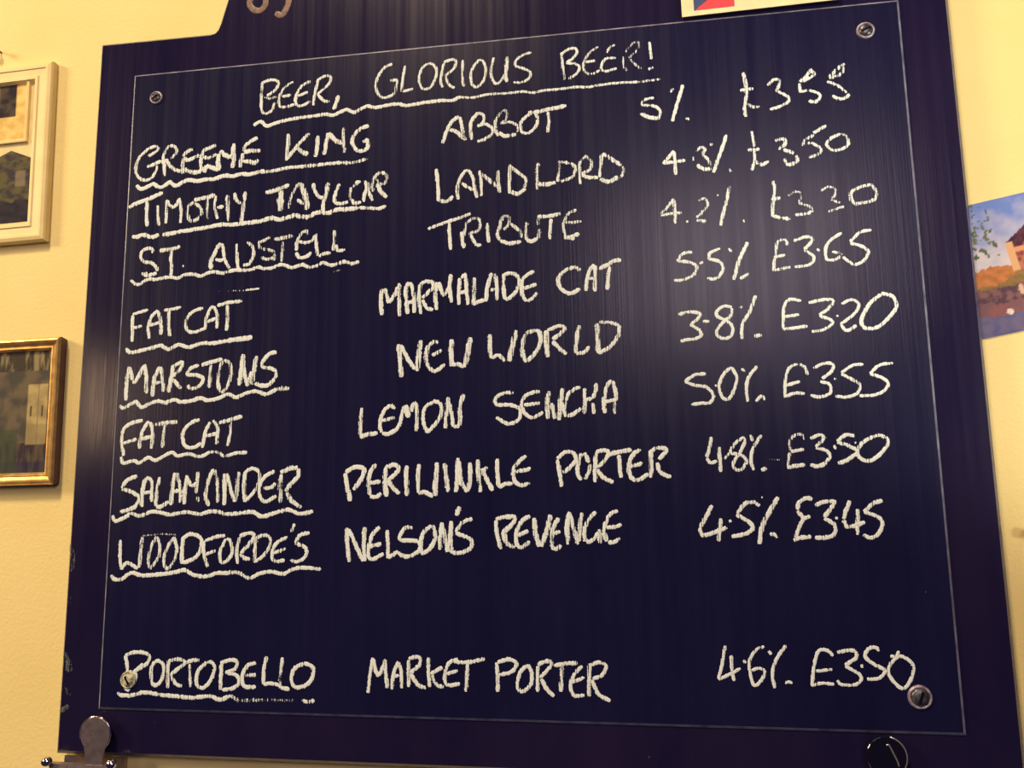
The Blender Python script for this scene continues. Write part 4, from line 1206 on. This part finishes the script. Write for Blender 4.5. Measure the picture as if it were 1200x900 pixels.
4.47 0.88 -210.0,-324.5 -220.7,-330.6 -223.7,-341.6 -219.1,-349.5 -207.2,-347.2 -199.8,-338.2 -200.1,-328.3 -210.0,-324.5
# brewery_underline/9
4.57 0.90 -427.0,-359.3 -426.1,-362.3
4.47 0.90 -426.1,-362.3 -410.9,-362.5 -394.9,-358.9 -376.4,-361.1 -358.0,-362.1 -337.5,-363.2 -317.3,-361.1 -305.9,-364.4 -292.7,-360.1
4.36 0.55 -292.7,-360.1 -282.5,-365.5
4.31 0.31 -281.4,-364.8 -252.7,-363.5 -219.9,-363.3
4.24 0.70 -211.2,-362.5 -204.7,-364.3 -197.1,-362.7
# beer_lettering/9.0
4.35 0.88 -132.9,-317.5 -136.0,-335.6 -137.7,-353.5
4.35 0.88 -132.3,-318.7 -127.0,-335.4 -118.1,-319.6
4.33 0.85 -119.9,-318.5 -118.0,-335.2 -116.6,-348.2
4.31 0.85 -105.2,-320.6 -110.2,-335.0 -111.4,-349.3
4.30 0.85 -103.9,-321.8 -101.3,-334.8 -100.7,-347.9
3.53 0.85 -110.2,-336.2 -101.3,-334.8
4.29 0.85 -93.6,-319.2 -93.6,-334.7 -93.5,-346.5
4.29 0.88 -93.6,-318.0 -83.4,-315.9 -80.9,-322.5 -91.0,-332.3
4.27 0.88 -91.0,-333.4 -83.4,-343.9 -74.5,-347.3
4.26 0.85 -72.0,-316.4 -71.9,-331.9 -70.7,-346.0
4.25 0.88 -56.8,-325.7 -69.4,-333.0
4.24 0.88 -68.1,-334.2 -63.1,-343.5 -55.5,-345.7
4.22 0.88 -40.3,-317.1 -50.4,-322.0 -54.3,-333.9 -51.8,-343.3 -38.0,-341.8
3.84 0.88 -53.0,-332.7 -40.4,-328.9
4.21 0.88 -45.4,-319.5 -30.3,-320.4 -11.6,-316.6
4.20 0.80 -30.3,-321.6 -30.9,-335.8 -31.8,-349.8
# beer_lettering/9.1
4.15 0.88 0.8,-319.9 1.9,-335.1 1.7,-349.1
4.14 0.88 2.0,-319.9 14.4,-316.6 21.8,-320.7 16.7,-328.9 3.1,-332.7
4.11 0.88 34.0,-321.6 25.3,-329.9 22.6,-343.9 27.4,-348.5 36.1,-341.3 37.5,-329.7 34.0,-321.6
4.09 0.78 43.8,-322.6 43.5,-336.5 43.3,-348.1
4.09 0.88 43.8,-321.4 53.6,-317.8 58.4,-321.2 46.0,-334.2
4.44 0.88 47.2,-335.3 53.0,-345.6 60.1,-352.3
4.42 0.88 60.8,-322.3 72.9,-319.7 85.0,-319.0
4.42 0.75 69.3,-322.1 67.8,-333.7 67.4,-347.5
4.02 0.88 82.3,-328.8 77.2,-340.4 80.6,-350.7 91.3,-350.4
4.03 0.88 78.5,-338.1 91.8,-333.2
4.03 0.75 89.7,-321.7 82.3,-328.8
4.56 0.75 97.0,-319.3 96.5,-335.4 96.0,-351.4
4.00 0.88 96.9,-321.6 106.6,-318.0 113.6,-321.3 109.7,-330.5 100.1,-334.2
4.35 0.88 98.9,-335.4 105.6,-348.9 117.2,-355.5
# strength_lettering/9.0
3.31 0.92 233.2,-299.4 229.8,-314.8 225.1,-332.1
3.29 0.92 225.1,-332.4 236.0,-327.1 246.8,-321.2
3.29 0.92 238.5,-308.9 238.5,-322.3 239.9,-333.3
3.80 0.92 249.8,-313.5 252.3,-315.9
3.27 0.92 271.0,-299.8 262.2,-303.8 255.8,-314.3 256.1,-327.6 259.3,-337.0 266.3,-332.1 269.6,-323.6 265.0,-320.8 257.3,-322.9
3.77 0.92 274.6,-304.1 277.2,-307.3
3.58 0.88 291.4,-298.5 281.7,-312.0 277.1,-325.3 278.2,-339.4
3.05 0.92 288.8,-334.8 291.8,-332.9 295.4,-334.3
# price_lettering/9.1
3.36 0.92 335.5,-307.7 330.3,-302.7 322.8,-302.8 318.5,-311.3 315.9,-322.7 314.0,-336.7
3.19 0.85 318.7,-322.6 333.7,-320.4
3.18 0.85 314.0,-336.2 322.6,-333.7 334.6,-334.4
3.84 0.92 339.5,-304.4 348.9,-302.4 357.2,-302.6
3.83 0.92 357.2,-303.2 356.8,-308.8 346.1,-316.5
3.16 0.92 346.0,-316.8 358.4,-324.6 359.8,-330.1 353.0,-334.6 341.1,-334.3 337.6,-330.6
2.98 0.92 361.3,-315.2 362.1,-318.4
3.64 0.92 378.4,-302.5 375.9,-299.1 369.4,-300.2 365.2,-306.8 370.2,-313.2 383.4,-320.4
3.62 0.92 384.3,-320.4 376.4,-327.9 365.4,-329.1
3.43 0.92 396.3,-306.3 388.5,-313.8 385.9,-323.1 391.5,-333.2 398.4,-336.7 405.4,-328.3 408.5,-317.1 404.2,-309.8 396.3,-306.3
3.12 0.85 388.1,-307.3 393.5,-307.2
3.12 0.85 396.7,-302.2 393.5,-308.2
# chalk_smears
2.68 0.85 -291.8,93.1 -274.3,94.4
2.25 0.15 -328.9,94.2 -291.8,92.8
2.16 0.35 -184.8,109.4 -176.6,111.1
2.46 0.60 425.6,-245.7 425.9,-246.5
# chalk_smears/7
3.20 0.42 -384.5,-390.4 -382.3,-392.5
2.76 0.40 -380.6,-425.0 -377.5,-424.9
5.44 0.25 -443.7,-384.3 -440.3,-387.9
2.42 0.32 406.3,-375.3 411.6,-375.5
2.42 0.30 408.0,-363.5 411.7,-365.0
7.97 0.36 -500.2,-198.2 -494.6,-214.7 -496.8,-229.1
6.79 0.30 -497.6,-248.3 -495.3,-265.5
10.06 0.42 -496.9,-318.3 -490.0,-339.6
6.66 0.42 -495.1,-357.3 -487.1,-365.4
6.65 0.45 -497.5,-383.1 -489.5,-375.5
1.78 0.30 128.1,-406.4 128.9,-408.0
1.76 0.30 152.6,-408.0 154.2,-409.5
"""
parts = {}
order = []
cur = None
for line in CHALK.strip().splitlines():
    if line.startswith('#'):
        cur = line[1:].strip()
        if cur not in parts:
            parts[cur] = []
            order.append(cur)
        continue
    tk = line.split()
    wd, dn = float(tk[0]), float(tk[1])
    parts[cur].append((wd, dn, [tuple(float(c) / 1000 for c in t.split(',')) for t in tk[2:]]))

made = {}
nst = 0
for key in order:
    bm = bmesh.new()
    lay = bm.verts.layers.float.new('chalk_amount')
    for wd, dn, pts in parts[key]:
        nst += 1
        stroke_ribbon(bm, lay, smooth(pts, 0.0014), wd / 1000, dn, (0.003 if key == 'chalk_smears/7' else 0.0) - 0.00006 - (nst % 23) * 0.000012, 0.00022, nst)
    base, _, row = key.partition('/')
    o = obj('scuff_marks' if key == 'chalk_smears/7' else base, bm, M['scuff'] if key == 'chalk_smears/7' else M['chalk'], board, True, recalc=False)
    made[key] = o
    if 'smears' in key:
        o['kind'] = 'stuff'
for key, o in made.items():
    base, _, row = key.partition('/')
    if base.endswith('underline'):
        host = made[base.replace('underline', 'lettering') + '/' + (row or 'h') + '.0']
        o.parent = host

# ---------------------------------------------------------------- card with flags tucked on the board
cb = (0.306, -0.0012, 0.3822)
card = thing('flag_card', 'cream card printed with small flags, on the top edge of the blackboard', 'card', cb, math.radians(-0.85))
bm = bmesh.new()
prism(bm, [(-0.085, 0), (0.085, 0), (0.085, 0.12), (-0.085, 0.12)], -0.0016, -0.0008)
obj('sheet', bm, M['card'], card)
def flat(name, poly, mat, y=-0.0019):
    bm = bmesh.new()
    prism(bm, poly, y, -0.00155)
    return obj(name, bm, mat, card)
fx0, fx1, fz0, fz1 = -0.0715, -0.0275, 0.0060, 0.0360
fm = (fz0 + fz1) / 2
bm = bmesh.new()
prism(bm, [(fx0, fz0), (fx1, fz0), (fx1, fm), (fx0, fm)], -0.0019, -0.00155, 0)
prism(bm, [(fx0, fm), (fx1, fm), (fx1, fz1), (fx0, fz1)], -0.0019, -0.00155, 1)
prism(bm, [(fx0, fz0), (fx0 + 0.0200, fm), (fx0, fz1)], -0.0022, -0.0018, 2)
fo = obj('printed_flag', bm, [M['flagred'], M['flagwhite'], M['flagblue']], card)
fo['label'] = 'red, white and blue flag'
flat('printed_patch', [(-0.0050, 0.0150), (0.0140, 0.0150), (0.0140, 0.040), (-0.0050, 0.040)], M['flaggreen'])
flat('printed_patch', [(0.0410, 0.0120), (0.0640, 0.0120), (0.0640, 0.040), (0.0410, 0.040)], M['flagpink'])

# ---------------------------------------------------------------- cream picture frame, upper left
a = math.radians(-1.3)
fl = thing('picture_frame', 'cream painted picture frame holding two dark photographs, above the gold frame', 'picture', (-0.6735, 0.0215, 0.2945), a)
bm = bmesh.new()
frame_sweep(bm, 0.200, 0.2415, [(0, 0), (0, -0.0075), (0.0015, -0.0095), (0.0055, -0.0108), (0.0085, -0.0108), (0.0095, -0.0098), (0.0180, -0.0096), (0.0195, -0.0108), (0.0230, -0.0108), (0.0258, -0.0070), (0.0258, 0)])
obj('frame', bm, M['whiteframe'], fl)
bm = bmesh.new()
prism(bm, [(-0.076, -0.096), (0.076, -0.096), (0.076, 0.096), (-0.076, 0.096)], -0.0058, -0.0010)
obj('mount_board', bm, M['mat'], fl)

def dark_ink(c):
    return tuple(x ** 1.12 for x in c)

def house(u, v):
    n = fbm(u * 6, v * 6, 1.3)
    pale = mixc(lin(248, 220, 140), lin(222, 190, 110), 0.5 + n)
    dark = mixc(lin(92, 82, 66), lin(50, 42, 48), 0.5 + 1.4 * n)
    roof = 0.80 + 0.26 * (u - 0.62) / 0.22 if u > 0.5 else 0.80 - 0.1 * (0.5 - u)
    inside = 0.40 < v < min(0.99, roof + 0.10) and u < 0.885
    if 0.28 < u < 0.34 or 0.66 < u < 0.69:
        dark = mixc(dark, lin(170, 150, 100), 0.35)
    return dark if inside else pale
picture('photograph', fl, -0.066, 0.0630, 0.0170, 0.1010, -0.0061, -0.0056, lambda u, v: dark_ink(house(u, v)))
bm = bmesh.new()
frame_sweep(bm, 0.138, 0.090, [(0, 0.0), (0, -0.0035), (0.0025, -0.0038), (0.0045, -0.0026), (0.0045, 0.0)])
for v in bm.verts:
    v.co += Vector((-0.0015, -0.0056, 0.0590))
obj('bevelled_lip', bm, M['whiteframe'], fl)

def trees(u, v):
    n = fbm(u * 7, v * 7, 1.5)
    c = mixc(lin(108, 104, 66), lin(72, 66, 70), 0.5 + 1.5 * n)
    if v < 0.30 + 0.05 * n:
        c = mixc(lin(40, 42, 56), lin(66, 58, 62), 0.5 + n)
    if abs(u - 0.90) < 0.045 and abs(v - 0.60) < 0.1:
        c = mixc(c, lin(165, 150, 125), 0.5)
    if 0.52 < u < 0.60 and v < 0.42:
        c = mixc(c, lin(136, 120, 90), 0.5)
    return c
pk = lambda x: 0.0045 - abs(x - 0.0440) * 0.42 if x > 0.0440 else max(-0.010, 0.0045 - abs(x - 0.0440) * 0.42)
picture('photograph', fl, -0.0700, 0.0735, -0.0930, 0.0045, -0.0061, -0.0056, lambda u, v: dark_ink(trees(u, v)), clip=pk)
bm = bmesh.new()
prism(bm, [(-0.0765, -0.0960), (0.0765, -0.0960), (0.0765, 0.0960), (-0.0765, 0.0960)], -0.0099, -0.0096)
obj('glass', bm, M['glass'], fl)

# ---------------------------------------------------------------- gold picture frame, left
gf = thing('picture_frame', 'small gold picture frame with a dark picture, below the cream frame', 'picture', (-0.6440, 0.0215, -0.0405), math.radians(-0.7))
bm = bmesh.new()
frame_sweep(bm, 0.2200, 0.1790, [(0.0015, 0), (0, -0.0115), (0.0018, -0.0140), (0.0040, -0.0145), (0.0062, -0.0118), (0.0100, -0.0100), (0.0112, -0.0112), (0.0125, -0.0112), (0.0150, -0.0070), (0.0150, 0)],
            [1, 0, 0, 0, 0, 0, 0, 0, 0, 0])
obj('frame', bm, [M['gold'], M['goldside']], gf)

def scene(u, v):
    n = fbm(u * 9, v * 8, 1.0)
    n2 = fbm(u * 30, v * 5, 1.0)
    c = mixc(lin(112, 100, 76), lin(78, 76, 66), 0.5 + 1.4 * n)
    if v > 0.83:
        c = mixc(lin(70, 62, 48), lin(150, 138, 96), max(0, n2 * 2.0))
    if v < 0.24:
        c = mixc(lin(58, 50, 56), lin(96, 84, 62), 0.4 + 1.4 * n2)
    if v < 0.1:
        c = mixc(c, lin(38, 40, 72), 0.5)
    if u < 0.78 and v < 0.36:
        c = mixc(c, lin(64, 78, 52), 0.6)
    # room reflection in the glass, painted in as a pale house front
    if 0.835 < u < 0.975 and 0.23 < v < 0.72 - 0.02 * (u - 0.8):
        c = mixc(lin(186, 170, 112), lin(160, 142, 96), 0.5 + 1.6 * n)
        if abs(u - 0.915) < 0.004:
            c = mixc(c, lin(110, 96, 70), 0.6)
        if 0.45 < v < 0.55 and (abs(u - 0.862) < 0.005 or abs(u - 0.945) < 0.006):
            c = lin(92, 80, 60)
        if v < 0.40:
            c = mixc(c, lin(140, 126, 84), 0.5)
    return c
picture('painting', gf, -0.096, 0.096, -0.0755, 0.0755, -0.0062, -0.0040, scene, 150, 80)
bm = bmesh.new()
prism(bm, [(-0.0955, -0.0750), (0.0955, -0.0750), (0.0955, 0.0750), (-0.0955, 0.0750)], -0.0069, -0.0066)
obj('glass', bm, M['glass'], gf)

# ---------------------------------------------------------------- landscape photograph, right
lp = thing('wall_photograph', 'unframed colour photograph of lakeside red-roofed house, pinned on the wall at right', 'photograph', (0.5960, 0.0215, 0.0935), math.radians(-10.8))
def lake(u, v):
    u = (u * 0.22 - 0.02) / 0.2 + 0.045
    n = fbm(u * 12, v * 9, 1.0)
    n2 = fbm(u * 26, v * 20, 1.0)
    sky = mixc(lin(222, 214, 214), lin(120, 148, 214), (v - 0.50) / 0.48 + 0.35 * n)
    c = sky
    hill = 0.455 + 0.05 * math.sin(u * 9 + 0.4) + 0.02 * n2
    if v < hill:
        c = mixc(lin(214, 140, 84), lin(186, 120, 66), 0.5 + n2)
    if v < 0.37 + 0.07 * min(1, max(0, (u - 0.16) * 8)) + 0.03 * n2:
        c = mixc(lin(128, 112, 62), lin(160, 124, 78), 0.5 + 1.6 * n2)
    # house
    roofv = 0.66 + 0.9 * (u - 0.24)
    if 0.235 < u < 0.75 and 0.44 < v < min(0.84, roofv):
        c = mixc(lin(196, 128, 96), lin(140, 74, 66), 0.5 + 1.5 * n2)
        if v > min(0.84, roofv) - 0.10:
            c = mixc(lin(112, 62, 74), lin(70, 46, 66), 0.5 + n2)
        if 0.575 < v < 0.61:
            c = lin(230, 166, 120)
        if u < 0.27 and v < 0.66:
            c = lin(232, 182, 130)
    if v < 0.345 + 0.02 * n2:
        c = mixc(lin(96, 70, 82), lin(140, 104, 100), 0.5 + 1.8 * n2)
    if v < 0.235 + 0.03 * n:
        c = mixc(lin(150, 98, 96), lin(128, 96, 100), 0.5 + 1.5 * n)
    if v < 0.145 + 0.03 * n:
        c = mixc(lin(98, 98, 142), lin(120, 112, 140), 0.5 + 1.5 * n)
    if (u - 0.160) ** 2 / 0.0003 + (v - 0.155) ** 2 / 0.0005 < 1:
        c = lin(236, 226, 205)
    if (u - 0.245) ** 2 / 0.0002 + (v - 0.30) ** 2 / 0.0014 < 1:
        c = lin(226, 190, 160)
    # twig of leaves hanging in at the upper left
    if u < 0.20 and v > 0.58 and fbm(u * 34, v * 24, 1.0) > 0.16 + (u - 0.12) * 2.2:
        c = mixc(lin(88, 104, 62), lin(120, 128, 90), 0.5 + n)
    return c
picture('print', lp, -0.1100, 0.1100, -0.0710, 0.0710, -0.0006, 0.0, lambda u, v: tuple(0.80 * c for c in lake(u, v)), 150, 110)

# ---------------------------------------------------------------- clips on the bottom edge
def paddle(cx, cz, top, w_top, w_neck, z_neck, z_bot, n=18):
    r = w_top / 2
    pts = []
    for i in range(n + 1):
        t = math.pi * (1.16 - 1.32 * i / n)
        pts.append((cx + r * math.cos(t), top - r + r * math.sin(t)))
    right = [(cx + w_neck / 2 * 1.22, z_neck + 0.012), (cx + w_neck / 2, z_neck), (cx + w_neck / 2 * 1.05, z_bot)]
    left = [(2 * cx - x, z) for x, z in right[::-1]]
    return pts + right + left

def clip(name, label, cx, top, mat, rim, dx=-0.0150, slot=None):
    base = (cx, -0.004, -0.4300)
    t = based(thing(name, label, 'clip', base, 0.0, None), base)
    bm = bmesh.new()
    prism(bm, paddle(cx, 0, top, 0.0365, 0.0205, -0.4290, -0.4400), -0.0068, -0.0050, 0, 0.0006, 0)
    obj('handle', bm, mat, t)
    # bright rim along the handle's edge; on the dark clip it draws a highlight
    bm = bmesh.new()
    pd = paddle(cx, 0, top, 0.0365, 0.0205, -0.4290, -0.4400)
    tube(bm, [(x, -0.0060, z) for x, z in (pd[10:21] if slot else pd[1:20])], 0.0009, 8)
    obj('rim_highlight', bm, rim, t, True)
    if slot:  # no slot is cut; this tube draws a highlight on the handle
        bm = bmesh.new()
        tube(bm, [(x, -0.0069, z) for x, z in smooth(slot, 0.001)], 0.0008, 8)
        obj('highlight_arc', bm, rim, t, True)
    # jaw gripping the lower edge of the board
    bm = bmesh.new()
    x0, x1 = cx + dx - 0.037, cx + dx + 0.037
    sect = [(-0.0042, -0.4335), (-0.0075, -0.4345), (-0.0095, -0.4480), (-0.0050, -0.4740), (0.0070, -0.4900), (0.0160, -0.4780), (0.0190, -0.4480), (0.0190, -0.4345), (0.0150, -0.4335), (0.0140, -0.4480), (0.0070, -0.4780), (-0.0020, -0.4640)]
    ra = [bm.verts.new((x0, y, z)) for y, z in sect]
    rb = [bm.verts.new((x1, y, z)) for y, z in sect]
    k = len(sect)
    for i in range(k):
        bm.faces.new((ra[i], rb[i], rb[(i + 1) % k], ra[(i + 1) % k]))
    bm.faces.new(ra[::-1]); bm.faces.new(rb)
    obj('jaw', bm, mat, t)
    for s in (x0 - 0.002, x1 + 0.002):
        bm = bmesh.new()
        bmesh.ops.create_uvsphere(bm, u_segments=16, v_segments=10, radius=0.0062)
        for v in bm.verts:
            v.co = Vector((s + v.co.x, -0.0100 + v.co.y * 0.8, -0.4318 + v.co.z * 0.85))
        obj('spring_coil', bm, rim, t, True)
    return t

clip('bulldog_clip', 'dull steel bulldog clip at the lower left corner of the blackboard', -0.4474, -0.3842, M['steel'], M['chrome'])
clip('bulldog_clip', 'dark polished bulldog clip on the lower edge of the blackboard, at right', 0.3760, -0.3795, M['blacksteel'], M['nickel'], 0.0,
     [(0.3762, -0.3872), (0.3783, -0.3866), (0.3800, -0.3895), (0.3822, -0.3945), (0.3852, -0.4015), (0.3862, -0.4060)])

# ---------------------------------------------------------------- small wall fixings
bm = bmesh.new()
lathe_y(bm, -0.6625, 0.4435, [(0.0, 0.0075), (0.0026, 0.0080), (0.0036, 0.0100), (0.0030, 0.0130), (0.0012, 0.0140), (0.0012, 0.0235)], 14)
o = obj('wall_nail', bm, M['rust'], None, True)
o['label'] = 'dark red nail head in the wall just above the cream picture frame'
o['category'] = 'nail'
bm = bmesh.new()
lathe_y(bm, 0.5325, -0.1905, [(0.0, 0.0100), (0.0042, 0.0106), (0.0056, 0.0128), (0.0046, 0.0158), (0.0018, 0.0170), (0.0014, 0.0235)], 16)
o = obj('wall_pin', bm, M['purple'], None, True)
o['label'] = 'mauve pin in the wall right of the blackboard, below the photograph'
o['category'] = 'pin'

for o in bpy.data.objects:
    if '_base' in o:
        del o['_base']
